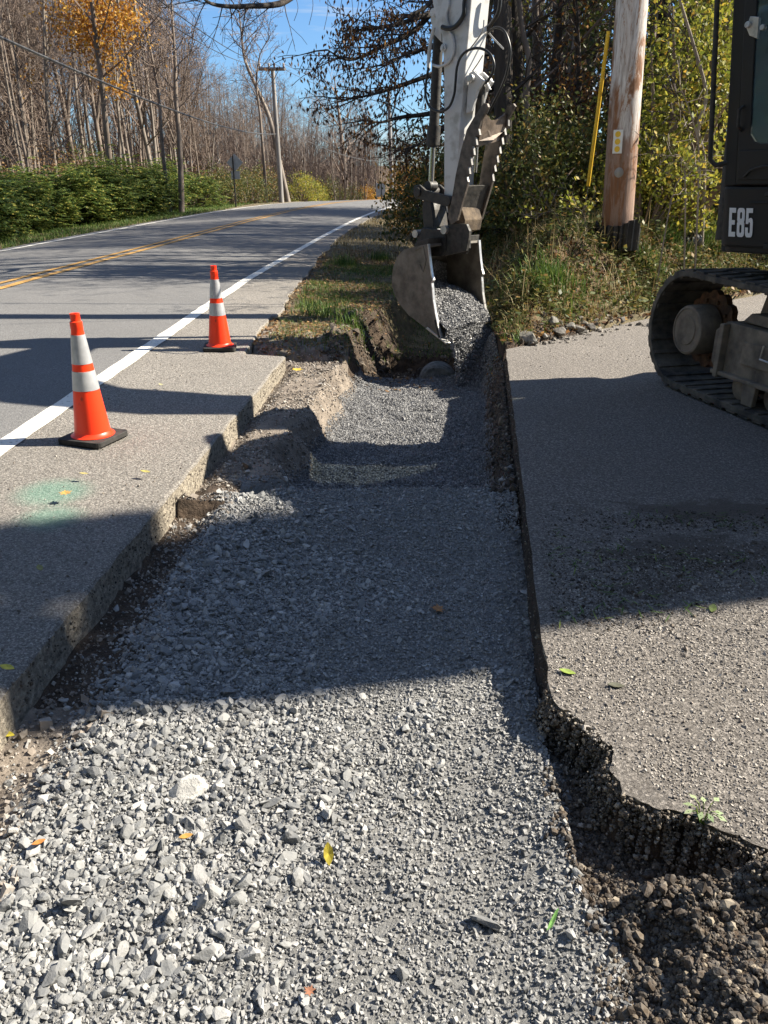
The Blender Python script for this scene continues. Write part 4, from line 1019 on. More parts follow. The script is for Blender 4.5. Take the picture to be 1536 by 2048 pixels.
# heap under the stream
P = []; sz = []
pc = bp(tipn[0] - .22, 0, 0)
x = pc.x + .10 + g3.normal(0, .34, 26000); y = pc.y + g3.normal(0, .26, 26000); keep = (x > -.1) & (x < xdr(y) - .02) & (y < 8.0) & (y > 6.6); x = x[keep]; y = y[keep]
z = np.maximum(H(x, y), -.50) + .16 * np.exp(-((x - pc.x - .05) ** 2 / .10 + (y - pc.y) ** 2 / .06)) * g3.random(len(x)) ** .4
Va, Fa = stones(np.stack([x, y, z], -1), .014 * np.exp(g3.normal(0, .2, len(x))), CUBE, .3, (.7, 1), .8, g3)
tag(npmesh('gravel_heap', Va, Fa, M['pea']), 'small heap of dark gravel building up under the bucket', 'gravel', kind='stuff')
# culvert pipe
M['pipe'] = pm('weathered_grey_pipe', (.12, .12, .11), (.34, .34, .32), 12, .8, 50, .004)
pa = PZ(873, 712, -.30); pd = Vector((.10, 1, -.02)).normalized(); pc0 = Vector((pa.x + .02, pa.y + .12, -.635))
m = MB(); prf = [(.165, 0)]
for k in range(8): prf += [(.205 if k % 2 else .188, .012 + k * .034), (.205 if k % 2 else .188, .034 + k * .034)]
prf += [(.165, .30), (.165, .28), (.165, .02)]
pp = MB().lathe(prf, pc0, pd, 40).build('culvert_pipe', M['pipe'], None, loc=(pc0.x, pc0.y, -.7), smooth=40)
tag(pp, 'grey culvert pipe half buried in dark gravel below the bucket', 'pipe')
# ============================================================ CONES
M['orange'] = pm('fluorescent_orange_plastic', (.45, .045, .02), (1.0, .050, .010), 26, .6, 0, r2=.38, lo=.30, hi=.38, det=8, stretch=(1, 1, .35))
def reflect():
    m, t, b, o = nodes('reflective_sleeve'); n = noise(t, 14, 3); t.links.new(ramp(t, n, [(.3, (.42, .43, .45)), (.7, (.58, .59, .60))]), b.inputs['Base Color'])
    b.inputs['Roughness'].default_value = .32; b.inputs['Metallic'].default_value = .35; bump(t, b, voro(t, 220, 'Distance'), .0006, .5); return m
M['sleeve'] = reflect()
M['cone_base'] = pm('black_cone_rubber', (.014, .014, .014), (.045, .042, .038), 18, .8, 60, .002)
def make_cone(loc, rz):
    c = empty('traffic_cone', loc, 0)
    def rc(z): return .099 - .116 * (z - .05)
    z0 = loc[2]
    def q(x, y, z): v = Matrix.Rotation(rz, 3, 'Z') @ Vector((x, y, z)); return Vector(loc) + v
    m = MB(); s = .142
    P = []
    for (cx_, cy_, q0) in ((s - .03, s - .03, 0), (-s + .03, s - .03, 90), (-s + .03, -s + .03, 180), (s - .03, -s + .03, 270)):
        for k in range(5): a = R(q0 + 22.5 * k); P.append((cx_ + .03 * math.cos(a), cy_ + .03 * math.sin(a)))
    m.prism(P, .006, .036, lambda a, b, z: q(a, b, z))
    for sx in (-1, 1):
        for sy in (-1, 1): m.prism([(sx * .11 - .025, sy * .11 - .025), (sx * .11 + .025, sy * .11 - .025), (sx * .11 + .025, sy * .11 + .025), (sx * .11 - .025, sy * .11 + .025)], 0, .008, lambda a, b, z: q(a, b, z))
    b = m.build('base', M['cone_base'], c, bevel=.006)
    prof = [(.08, .034), (.119, .034), (.120, .040), (.108, .046), (.099, .06)]
    zs = [.06, .12, .2, .3, .4, .5, .6, .628]
    prof += [(rc(z), z) for z in zs] + [(.033, .632), (.0325, .668), (.026, .672), (.025, .702), (.0265, .705), (.026, .712), (.018, .712), (.017, .66)]
    MB().lathe(prof, loc, n=48).build('cone_body', M['orange'], c, smooth=32)
    for za, zb in ((.445, .600), (.300, .405)):
        MB().lathe([(rc(za) - .002, za), (rc(za) + .0022, za), (rc(zb) + .0022, zb), (rc(zb) - .002, zb)], loc, n=48).build('reflective_collar', M['sleeve'], c, smooth=30)
    return c
def zrd(x, y): return float(zroad(x, y))
p = PZ(187, 873, .01); c1 = make_cone((p.x, p.y, zrd(p.x, p.y)), R(-18)); tag(c1, 'orange traffic cone with two silver collars, the nearer one, standing on the white edge line side of the shoulder', 'traffic cone', 'traffic cones along the shoulder')
c1['label'] = 'larger, nearer orange traffic cone with silver collars, standing left of the white edge line'
p = PZ(440, 692, .01); c2 = make_cone((p.x, p.y, zrd(p.x, p.y)), R(8)); tag(c2, 'farther orange traffic cone with silver collars, near the corner of the cut asphalt', 'traffic cone', 'traffic cones along the shoulder')

# ============================================================ POLES, SIGNS, WIRES
M['polewood'] = None
def pole_mat():
    m, t, b, o = nodes('weathered_pole_wood')
    g = noise(t, 7, 7, .75, stretch=(1, 1, .22), dist=.8); c = ramp(t, g, [(.40, (.20, .09, .04)), (.46, (.32, .19, .12)), (.49, (.48, .43, .39)), (.66, (.66, .63, .60))])
    tc = N(t, 'ShaderNodeTexCoord'); sep = N(t, 'ShaderNodeSeparateXYZ'); t.links.new(tc.outputs['Object'], sep.inputs[0])
    low = noise(t, 3.2, 5, .65, stretch=(1, 1, .3)); ad = N(t, 'ShaderNodeMath', operation='MULTIPLY_ADD'); t.links.new(low, ad.inputs[0]); ad.inputs[1].default_value = -2.6; ad2 = True; t.links.new(sep.outputs[2], ad.inputs[2])
    c = mixc(t, ramp(t, ad.outputs[0], [(-.0, .75), (.25, 0)]), c, (.22, .09, .035))
    fine = noise(t, 40, 4, .7, stretch=(1, 1, .06)); c = mixc(t, ramp(t, fine, [(.5, 0), (.62, .55)]), c, (.16, .12, .09))
    t.links.new(c, b.inputs['Base Color']); b.inputs['Roughness'].default_value = .85; bump(t, b, fine, .006); return m
M['polewood'] = pole_mat()
M['greywood'] = pm('grey_pole_wood', (.16, .15, .14), (.34, .32, .30), 6, .9, stretch=(1, 1, .1))
M['yellow'] = pm('yellow_plastic', (.70, .42, .02), (.80, .52, .04), 6, .5)
M['signgrey'] = pm('bare_aluminium', (.30, .31, .32), (.42, .43, .44), 4, .5, metal=.3)
M['pwhite'] = pm('white_plate', (.68, .68, .66), (.78, .78, .76), 20, .6)
p = PY(1236, 452, 9.5); gz = Hs(p.x, p.y)
P0 = Vector((p.x, p.y, gz - .02)); up1 = Vector((.012, .02, 1))
pole = empty('utility_pole', P0); tag(pole, 'thick weathered utility pole with flaking grey and brown wood on the right bank', 'utility pole')
ptop = PY(1264, 0, 9.5 + .06); ax = (ptop - P0); ax = ax / ax.z
m = MB(); m.tube([P0 + ax * z for z in (0, 1, 2, 3, 4.5, 6, 8, 10)], [.178, .172, .168, .164, .158, .152, .142, .13], 32); m.build('post', M['polewood'], pole, smooth=40)
cd = (CAMP - P0); cd.z = 0; cd.normalize(); side = Vector((cd.y, -cd.x, 0))
def onpole(px, py, r=.17):
    q = PY(px, py, (P0.y) - .17); z = q.z; c = P0 + ax * (z - P0.z); o = (q - c); o.z = 0; dx = o.dot(side); dx = max(-r * .9, min(r * .9, dx)); return c + side * dx + cd * math.sqrt(max(1e-5, r * r - dx * dx))
c = onpole(1236, 283); nrm = (c - (P0 + ax * (c.z - P0.z))); nrm.z = 0; nrm.normalize(); tx = Vector((-nrm.y, nrm.x, 0)); tx = tx if tx.x > 0 else -tx
c = c + nrm * .012
def pf2(a, b, w): return c + tx * a + (ax.normalized()) * b + nrm * w
m = MB(); m.prism([(-.052, -.118), (.052, -.118), (.052, .118), (-.052, .118)], -.002, .004, pf2); plate = m.build('marker_plate', M['pwhite'], pole, bevel=.002)
for k in (-1, 0, 1):
    m = MB(); m.lathe([(0, 0), (.030, 0), (.030, .004), (0, .004)], pf2(0, k * .074, .0045), nrm, 24); m.build('yellow_dot', M['yellow'], plate)
c = onpole(1238, 345, .172); m = MB(); m.lathe([(.0, .0), (.05, 0), (.052, .006), (.045, .010), (0, .012)], c - nrm * .002, nrm, 24); m.build('tag_disc', M['greywood'], pole, smooth=40)
# black corrugated collar around the base
m = MB(); prf = []
for k in range(12): prf += [(.262 if k % 2 else .238, .0 + k * .022), (.262 if k % 2 else .238, .018 + k * .022)]
prf += [(.225, .262), (.225, .0)]
cbase = Vector((P0.x, P0.y, gz - .03))
M['blackpipe'] = pm('black_corrugated_plastic', (.008, .008, .009), (.022, .022, .024), 8, .35)
# vertical ribs: ribs run round a sleeve lying upright, open half shell
V = []; Fc = []
m = MB(); nseg = 72
ring = []
for k in range(nseg):
    q = 2 * math.pi * k / nseg; r = .245 + .014 * math.cos(q * 22); ring.append((r * math.cos(q), r * math.sin(q)))
for i in range(nseg):
    a, b2 = ring[i], ring[(i + 1) % nseg]
    hz = lambda u: .27 + .035 * math.sin(u[0] * 14) + .03 * math.sin(u[1] * 23)
    q0, q1 = cbase + Vector((a[0], a[1], 0)), cbase + Vector((b2[0], b2[1], 0)); i0, i1 = cbase + Vector((a[0] * .93, a[1] * .93, 0)), cbase + Vector((b2[0] * .93, b2[1] * .93, 0))
    za, zb = Vector((0, 0, hz(a))), Vector((0, 0, hz(b2)))
    m.add([q0, q1, q1 + zb, q0 + za, i0, i1, i1 + zb, i0 + za], [(0, 1, 2, 3), (5, 4, 7, 6), (3, 2, 6, 7)])
tag(m.build('corrugated_sleeve', M['blackpipe'], None, loc=cbase), 'black corrugated plastic sleeve wrapped around the foot of the weathered utility pole', 'sleeve')
# second piece lying in the grass
p = PT(1374, 500); g0 = p.z + .055; d = Vector((.93, .30, .16)).normalized(); o_ = Vector((p.x - .16, p.y, g0 + .0)); prf = [(.06, 0)]
for k in range(9): prf += [(.092 if k % 2 else .07, .01 + k * .038), (.092 if k % 2 else .07, .034 + k * .038)]
prf += [(.06, .36)]
tag(MB().lathe(prf, o_, d, 28).build('corrugated_pipe', M['blackpipe'], None, loc=o_, smooth=30), 'short black corrugated pipe lying in the grass on the bank beside the excavator', 'pipe')
# guy wire with yellow guard
M['wire'] = pm('dark_cable', (.03, .03, .03), (.06, .06, .06), 5, .6)
gb = PY(1176, 372, 9.9); gt = PY(1217, 62, 9.6)
gd = (gt - gb).normalized(); root_ = gb - gd * ((gb.z - Hs(gb.x, gb.y)) / gd.z)
gw = empty('guy_wire', root_); tag(gw, 'steel guy wire with a long yellow plastic guard left of the weathered pole', 'guy wire')
MB().tube([root_, gb, gt, gt + gd * 5], .006, 6).build('cable', M['wire'], gw)
MB().tube([gb, gt], .022, 12).build('guard', M['yellow'], gw, smooth=40)
# far pole with crossarm
def mkpole(name, px0, py0, px1, py1, Y0, r0, r1, mat, label, cross=False):
    a = PY(px0, py0, Y0); a.z = min(a.z, Hs(a.x, a.y)) if True else a.z; b = PY(px1, py1, Y0 + .3)
    t = empty(name, a); tag(t, label, 'utility pole'); m = MB()
    m.tube([a.lerp(b, k / 6) for k in range(7)], [lerp(r0, r1, k / 6) for k in range(7)], 14); m.build('post', M[mat], t, smooth=50)
    return t, a, b
fp, fa_, fb_ = mkpole('utility_pole', 564, 418, 545, 136, 47, .15, .10, 'greywood', 'grey utility pole with a crossarm and braces beside the far bend of the road')
cz_ = fb_.z - .05; cy_ = fb_.y
xa = PY(518, 138, 48.1); xb = PY(570, 138, 46.2)
m = MB(); bar_v = xb - xa
m.tube([xa, xb], .085, 4); m.build('crossarm', M['greywood'], fp)
for sgn, q in ((-1, .25), (1, .78)):
    m = MB(); e = xa.lerp(xb, q); m.tube([e, Vector((fb_.x + .03, cy_ - .15, fb_.z - .62))], .028, 4); m.build('brace', M['greywood'], fp)
for q in (.03, .40, .60, .95):
    m = MB(); e = xa.lerp(xb, q); m.lathe([(.02, .06), (.05, .10), (.06, .16), (.045, .2), (.06, .24), (.03, .28)], e, n=10); m.build('insulator', M['polewood'], fp, smooth=50)
fp2, sa_, sb_ = mkpole('utility_pole', 785, 420, 777, 175, 68, .18, .13, 'greywood', 'thin grey utility pole at the far end of the road below the brown oak leaves')
def wire(a, b, sag, r, label, grp):
    a = Vector(a); b = Vector(b); P = []
    for k in range(41):
        t = k / 40; P.append(a.lerp(b, t) - Vector((0, 0, 4 * sag * t * (1 - t))))
    o = MB().tube(P, r, 5).build('overhead_wire', M['wire'], None, loc=a); tag(o, label, 'wire', grp); return o
G_ = 'overhead wires'
w0 = PY(0, 95, 12); w1 = PY(552, 268, 47)
wire(w0 + (w0 - w1) * .25 + Vector((0, 0, .6)), w1, .55, .022, 'thick dark cable sagging down across the woods on the left to the crossarm pole', G_)
wire(PY(553, 250, 47), PY(782, 322, 68), .55, .02, 'lower cable between the crossarm pole and the thin far pole', G_)
wire(PY(230, -30, 16), xa.lerp(xb, .05) + Vector((0, 0, .25)), .35, .012, 'thin wire rising from the left end of the crossarm to the upper left', G_)
wire(PY(280, -30, 16), xa.lerp(xb, .42) + Vector((0, 0, .25)), .3, .012, 'thin wire rising from the middle of the crossarm to the upper left', G_)
wire(xa.lerp(xb, .95) + Vector((0, 0, .25)), sb_ + Vector((0, 0, -.1)), .5, .012, 'upper thin wire running from the right end of the crossarm to the thin far pole', G_)
wire(xa.lerp(xb, .60) + Vector((0, 0, .25)), sb_ + Vector((-.1, 0, -.5)), .6, .012, 'thin wire just below the topmost one between the two far poles', G_)
# signs seen from behind
def sign(px, pyb, pyc, Y, s, label, small=True, post_top=None):
    a = PY(px, pyb, Y); c = PY(px - 2, pyc, Y); base = Vector((a.x, a.y, Hs(a.x, a.y)))
    t = empty('road_sign', base); tag(t, label, 'road sign')
    m = MB(); m.box(Matrix.Translation((a.x, a.y, (base.z + c.z + s * .55) / 2)), .06, .04, c.z + s * .55 - base.z); m.build('post', M['blackm'], t)
    h = s * .7071; fn = lambda u, v, w: Vector((c.x + u, c.y + w + .04, c.z + v))
    m = MB()
    if small: m.prism([(-h, 0), (0, -h), (h, 0), (0, h)], 0, .01, fn)
    else: m.prism([(-s * .35, -s * .5), (s * .35, -s * .5), (s * .35, s * .5), (-s * .35, s * .5)], 0, .01, fn)
    m.build('panel', M['signgrey'], t)
    if small:
        m = MB(); m.prism([(-.2, -h - .32), (.2, -h - .32), (.2, -h + .02), (-.2, -h + .02)], 0, .01, fn); m.build('plaque', M['signgrey'], t)
    return t
sign(471, 400, 325, 38.5, .53, 'diamond road sign seen from behind above the end of the green hedge')
sign(763, 412, 380, 62, .95, 'small rectangular road sign seen from behind at the far end of the road', False)

# black object with white lettering in the weeds
p = PT(996, 478); bz = p.z
M['cloth'] = pm('black_cloth', (.008, .008, .009), (.025, .025, .027), 20, .8, 60, .004)
bag = empty('tool_bag', (p.x, p.y, bz)); tag(bag, 'black bag with a white-lettered strap lying in the weeds behind the bucket', 'bag')
m = MB(); bo = PT(996, 478) + Vector((0, 0, .10)); 
m.tube(sm([bo + Vector((-.10, 0, .04)), bo + Vector((-.05, 0, .03)), bo, bo + Vector((.05, 0, -.06)), bo + Vector((.06, 0, -.14))]), [.02 + .028 * math.sin(math.pi * min(1, k / 32)) for k in range(33)], 12)
m.build('body', M['cloth'], bag, smooth=50)
s0 = bo + Vector((.06, -.10, .10)); s1 = bo + Vector((.14, -.12, -.10)); m = MB(); m.tube([s0, s0.lerp(s1, .5) + Vector((0, -.01, .0)), s1], [.03, .036, .02], 8); st_ = m.build('strap', M['cloth'], bag)
m = MB(); vv = (s1 - s0)
for k in range(4):
    c_ = s0.lerp(s1, .12 + k * .16) + Vector((0, -.037, .006)); m.lathe([(.013, 0), (.019, 0), (.019, .003), (.013, .003)], c_, Vector((0, -1, .1)), 12)
m.build('lettering', M['pwhite'], st_)

# ============================================================ FALLEN LEAVES (things one can see)
def leafshape(kind):
    if kind == 'maple': return [(0, -.5), (.08, -.22), (.42, -.36), (.30, -.1), (.52, .12), (.24, .12), (.22, .34), (.08, .26), (0, .55), (-.10, .28), (-.26, .36), (-.22, .12), (-.5, .14), (-.3, -.1), (-.38, -.34), (-.07, -.22)]
    if kind == 'blade': return [(0, -.5), (.06, -.3), (.075, .1), (.03, .45), (0, .5), (-.04, .4), (-.07, .0), (-.05, -.35)]
    return [(0, -.5), (.14, -.32), (.24, -.05), (.2, .22), (.06, .45), (0, .52), (-.09, .42), (-.22, .18), (-.22, -.1), (-.12, -.34)]
def leaf(px, py, z, size, kind, rz, col, label, tilt=.08, curl=.12):
    m_, t, b, o = nodes('leaf_' + str(px)); n = noise(t, 60, 4, .6); t.links.new(ramp(t, n, [(.35, [c * .65 for c in col]), (.6, col)]), b.inputs['Base Color']); b.inputs['Roughness'].default_value = .6
    p = PZ(px, py, z); P = leafshape(kind); c0 = Vector((p.x, p.y, z + .004))
    Rm = Matrix.Rotation(rz, 3, 'Z') @ Matrix.Rotation(tilt, 3, 'X')
    V = []; k = len(P)
    for dz in (0, -.0012):
        for x, y in P: V.append(c0 + Rm @ Vector((x * size, y * size, curl * size * (x * x * 2 + y * y * .6) + dz)))
        V.append(c0 + Rm @ Vector((0, 0, -.02 * size + dz)))
    Fc = [(i, (i + 1) % k, k) for i in range(k)] + [((i + 1) % k + k + 1, i + k + 1, 2 * k + 1) for i in range(k)] + [(i, i + k + 1, (i + 1) % k + k + 1, (i + 1) % k) for i in range(k)]
    ob = MB().add(V, Fc).build('fallen_leaf' if kind != 'blade' else 'grass_blade', m_, None, loc=c0)
    tag(ob, label, 'leaf' if kind != 'blade' else 'grass blade', 'single leaves lying on the ground' if kind != 'blade' else None)
leaf(657, 1710, -.12, .052, 'oval', .15, (.42, .34, .03), 'upright yellow-green leaf standing on the light gravel near the bottom centre', .9, .5)
leaf(876, 1219, -.135, .058, 'maple', 1.5, (.36, .17, .06), 'tan maple leaf lying on the shaded gravel right of centre', .2)
leaf(78, 1686, -.12, .032, 'oval', 2.2, (.50, .20, .05), 'small orange leaf on the light gravel near the left frame edge')
leaf(372, 1674, -.12, .034, 'oval', 2.0, (.48, .26, .06), 'small orange leaf on the gravel below the largest stone')
leaf(619, 1984, -.12, .024, 'maple', 1.0, (.30, .13, .07), 'tiny brown leaf on the gravel at the bottom of the photo')
leaf(131, 987, .025, .058, 'maple', .4, (.52, .30, .08), 'tan maple leaf on the left shoulder between two shadow bands')
leaf(291, 944, .01, .055, 'oval', 1.3, (.42, .36, .10), 'yellow-green leaf on the left shoulder just below the nearer cone')
leaf(168, 948, .02, .045, 'oval', 1.5, (.45, .38, .14), 'pale yellow leaf on the left shoulder left of the yellow-green one')
leaf(281, 1110, -.17, .06, 'maple', .9, (.36, .26, .14), 'tan leaf in the dirt strip at the foot of the shaded slab')
leaf(15, 1336, .02, .05, 'oval', 1.3, (.55, .48, .05), 'yellow leaf on the slab at the left frame edge')
leaf(14, 1470, -.16, .05, 'oval', 1.4, (.58, .48, .05), 'yellow leaf in the dirt below the slab at the left frame edge')
leaf(80, 1137, .015, .05, 'oval', .6, (.20, .19, .05), 'dull green leaf in the shade on the left shoulder')
leaf(322, 770, .02, .05, 'oval', .8, (.62, .58, .30), 'pale cream leaf on the shoulder between the two cones')
leaf(594, 740, -.09, .10, 'maple', .8, (.60, .42, .06), 'bright yellow leaf on the dirt shelf beyond the far slab corner')
leaf(1104, 1846, -.11, .062, 'blade', -.65, (.20, .42, .10), 'single bright green grass blade lying on the gravel near the soil pile', .5)
leaf(1135, 1345, .004, .05, 'oval', 1.2, (.22, .30, .05), 'green leaf on the driveway just past the shadow edge')
leaf(1425, 1218, .004, .055, 'oval', -.5, (.10, .14, .03), 'dark green leaf on the shaded driveway')
leaf(1232, 1372, .004, .05, 'oval', 1.5, (.09, .09, .06), 'dark curled leaf on the sunlit near part of the driveway')

# ============================================================ VEGETATION
def leafcards(C, A, B, name, mat, parent=None, loc=(0, 0, 0)):
    """rhombus leaves: centre C, half-length vector A, half-width vector B"""
    n = len(C); V = np.stack([C - A, C + B * 1.0 - A * .1, C + A, C - B - A * .1], 1).reshape(-1, 3); Fq = np.arange(n * 4).reshape(n, 4)
    return npmesh(name, V, Fq, mat, parent, loc)
def unit(g, n):
    v = g.normal(size=(n, 3)); return v / np.linalg.norm(v, axis=1)[:, None]
def cross(a, b): return np.cross(a, b)
def nrmz(a): return a / (np.linalg.norm(a, axis=1)[:, None] + 1e-9)
LM = lambda n, s, tr=.3: leaf_mat(n, s, tr)
M['l_dark'] = LM('hedge_green_leaves', [(0, (.025, .05, .012)), (.5, (.07, .12, .024)), (.85, (.18, .22, .04)), (1, (.40, .34, .08))])
M['l_yel'] = LM('yellow_green_leaves', [(0, (.10, .13, .02)), (.5, (.28, .29, .04)), (.85, (.45, .40, .06)), (1, (.50, .30, .05))], .4)
M['l_olive'] = LM('olive_leaves', [(0, (.04, .06, .015)), (.5, (.09, .11, .03)), (.85, (.18, .16, .04)), (1, (.30, .17, .05))])
M['l_brown'] = LM('brown_oak_leaves', [(0, (.05, .025, .012)), (.6, (.12, .055, .022)), (.9, (.30, .14, .04)), (1, (.42, .24, .06))], .3)
M['l_orange'] = LM('orange_leaves', [(0, (.30, .12, .02)), (.5, (.52, .25, .035)), (1, (.66, .42, .08))], .4)
M['l_rust'] = LM('rusty_brush_leaves', [(0, (.14, .08, .04)), (.6, (.30, .18, .09)), (1, (.42, .26, .10))], .3)
M['bark_l'] = pm('pale_grey_bark', (.12, .098, .08), (.31, .265, .22), 3, .9, stretch=(1, 1, .3))
M['bark_m'] = pm('grey_brown_bark', (.10, .078, .062), (.26, .21, .17), 3, .9, stretch=(1, 1, .3))
M['bark_d'] = pm('dark_bark', (.022, .018, .015), (.07, .058, .048), 7, .95, 22, .02, stretch=(1, 1, .2))
M['twig'] = pm('thin_twigs', (.12, .085, .065), (.26, .20, .16), 2, .9)
M['twig_d'] = pm('dark_twigs', (.03, .024, .02), (.08, .06, .05), 2, .9)
def grow(m, p, d, L, r, lvl, g, tips, nseg=5, droop=0.0, kids=5, spread=.75, minr=.006, wob=.13):
    P = [p]; q = p.copy(); dd = d.copy()
    for k in range(nseg):
        dd = (dd + Vector((g.gauss(0, wob), g.gauss(0, wob), g.gauss(0, wob * .6) + .05 - droop))).normalized(); q = q + dd * (L / nseg); P.append(q.copy())
    rads = [max(minr, r * (1 - .85 * k / nseg)) for k in range(nseg + 1)]
    m.tube(P, rads, 5 if lvl >= 3 else 3, cap=False)
    if lvl <= 1: tips.extend(P[1:])
    if lvl > 0:
        for k in range(kids):
            t = .22 + .78 * (k + g.random()) / kids; i = min(nseg - 1, int(t * nseg)); b = P[i].lerp(P[i + 1], t * nseg - i)
            dr = (P[i + 1] - P[i]).normalized(); a = Vector((g.gauss(0, 1), g.gauss(0, 1), g.gauss(0, .6))).normalized(); a = (a - dr * a.dot(dr)).normalized()
            nd = (dr * (1 - spread * .55) + a * spread).normalized()
            grow(m, b, nd, L * (.62 - .28 * t) * g.uniform(.75, 1.2), max(minr, r * .5 * (1 - .6 * t)), lvl - 1, g, tips, max(2, nseg - 1), droop, max(2, kids - 1), spread, minr, wob)
def bare_tree(seed, h, r, nb, first, mat, twig, lean=(0, 0), lvl=2, kids=5, minr=.007, blen=.30, fork=False, asc=.7):
    g = random.Random(seed); tr = MB(); cr = MB(); tips = []
    P = []; n = 12; q = Vector((0, 0, -.3)); d = Vector((lean[0], lean[1], 1)).normalized()
    for k in range(n + 1):
        P.append(q.copy()); d = (d + Vector((g.gauss(0, .035), g.gauss(0, .035), .02))).normalized(); q = q + d * (h / n)
    rad = [r * (1.25 if k == 0 else 1) * (1 - .9 * k / n) + .008 for k in range(n + 1)]
    tr.tube(P, rad, 8)
    if fork:
        k = n // 3; dd = Vector((g.choice((-1, 1)) * .3, g.uniform(-.2, .2), 1)).normalized(); Q = [P[k] + dd * (h * .6 * t / 7) + Vector((g.gauss(0, .04), 0, 0)) for t in range(8)]; tr.tube(Q, [rad[k] * .75 * (1 - .9 * t / 7) + .008 for t in range(8)], 7)
        for t in range(2, 8): 
            a = Vector((g.gauss(0, 1), g.gauss(0, 1), asc)).normalized(); grow(cr, Q[t], a, h * blen * .7, rad[k] * .3, lvl, g, tips, 4, 0, kids, .7, minr)
    for k in range(nb):
        t = first + (1 - first) * (k + g.random()) / nb; i = min(n - 1, int(t * n)); b = P[i].lerp(P[i + 1], t * n - i)
        a = g.uniform(0, 6.28); e = asc + .8 * t; dd = Vector((math.cos(a), math.sin(a), e)).normalized()
        grow(cr, b, dd, h * blen * (1.15 - .7 * t) * g.uniform(.7, 1.2), max(minr * 1.2, rad[i] * .42), lvl, g, tips, 4, 0, kids, .7, minr)
    return tr, cr, tips
protos = []
def tree_obj(name, seed, h, r, nb, first, bm_, tw, label, cat='tree', group=None, leaves=None, **kw):
    tr, cr, tips = bare_tree(seed, h, r, nb, first, bm_, tw, **kw)
    t = empty(name); tag(t, label, cat, group)
    tr.build('trunk', M[bm_], t, smooth=60); c = cr.build('crown', M[tw], t)
    if leaves:
        mat, n, sz, sd, zf = leaves; g = np.random.default_rng(seed)
        T = np.array([tuple(v) for v in tips]); T = T[T[:, 2] > h * zf]
        C = T[g.integers(0, len(T), n)] + g.normal(0, sd, (n, 3)); A = unit(g, n); A[:, 2] -= .5; A = nrmz(A) * (sz * g.uniform(.6, 1.2, (n, 1))); B = nrmz(cross(A, unit(g, n))) * np.linalg.norm(A, axis=1)[:, None] * .55
        leafcards(C, A, B, 'foliage', M[mat], t)
    return t
def ground_at(x, y): return Hs(x, y)
def place(o, x, y, s=1.0, rz=0.0, sz=None, dz=0.0):
    o.location = (x, y, ground_at(x, y) + dz); o.rotation_euler = (0, 0, rz); o.scale = (s, s, sz or s)
gr = random.Random(99)
GL = 'bare trees in the woods left of the road'
LAB_L = 'slim bare tree in the leafless woods behind the green hedge on the left'
PL = [tree_obj('bare_tree', 100 + i, 14, (.11, .15, .09, .13, .12, .10, .085)[i], (18, 22, 16, 20, 20, 15, 14)[i], (.22, .35, .15, .3, .25, .4, .12)[i], ('bark_l', 'bark_m', 'bark_m', 'bark_l', 'bark_m', 'bark_l', 'bark_m')[i], 'twig', LAB_L, group=GL, fork=i in (1, 4), lean=((.05, 0), (-.04, 0), (.08, 0), (0, 0), (-.07, 0), (.03, 0), (-.1, 0))[i], kids=6, blen=.26) for i in range(7)]
used = set()
def inst(protos, k, x, y, s, sz=None, label=None, group=None):
    p = protos[k]
    o = p if k not in used or False else None
    key = (id(protos), k)
    if key in used: o = copy_tree(p)
    else: o = p; used.add(key)
    place(o, x, y, s, gr.uniform(0, 6.28), sz)
    if label: o['label'] = label
    if group: o['group'] = group
    return o
used = set()
# left woods
n = 0
while n < 210:
    px = gr.uniform(-330, 500); Y = 25 + 45 * gr.random() ** .9
    p = PY(px, 400, Y); x = p.x
    if x > float(xe_l(np.array([Y]))[0]) - 3.6: continue
    ty = -220 if px < 330 else lerp(-60, 190, min(1, (px - 330) / 130))
    ty += gr.uniform(-30, 70); top_ = PY(px, ty, Y).z; hgt_ = max(4.5, top_ - ground_at(x, Y)); hgt_ = min(hgt_, 17)
    inst(PL, gr.randrange(7), x, Y, hgt_ / 14 * .95 if hgt_ < 11 else lerp(.75, 1.05, gr.random()), hgt_ / 14); n += 1
# far woods beyond the bend
GF = 'bare trees beyond the far bend'
LAB_F = 'small bare tree in the distant woods beyond the bend of the road'
n = 0
while n < 95:
    px = gr.uniform(430, 990); Y = gr.uniform(62, 120); p = PY(px, 400, Y); x = p.x
    ty = np.interp(px, [430, 560, 640, 720, 850, 990], [150, 170, 205, 225, 275, 200]) + gr.uniform(-15, 60)
    g0 = ground_at(x, Y); hgt_ = PY(px, ty, Y).z - g0
    if hgt_ < 3 or (float(xe_l(np.array([Y]))[0]) - 1.5 < x < float(xe_r(np.array([Y]))[0]) + 1.5): continue
    inst(PL, gr.randrange(7), x, Y, hgt_ / 14 * 1.15, hgt_ / 14, LAB_F, GF); n += 1
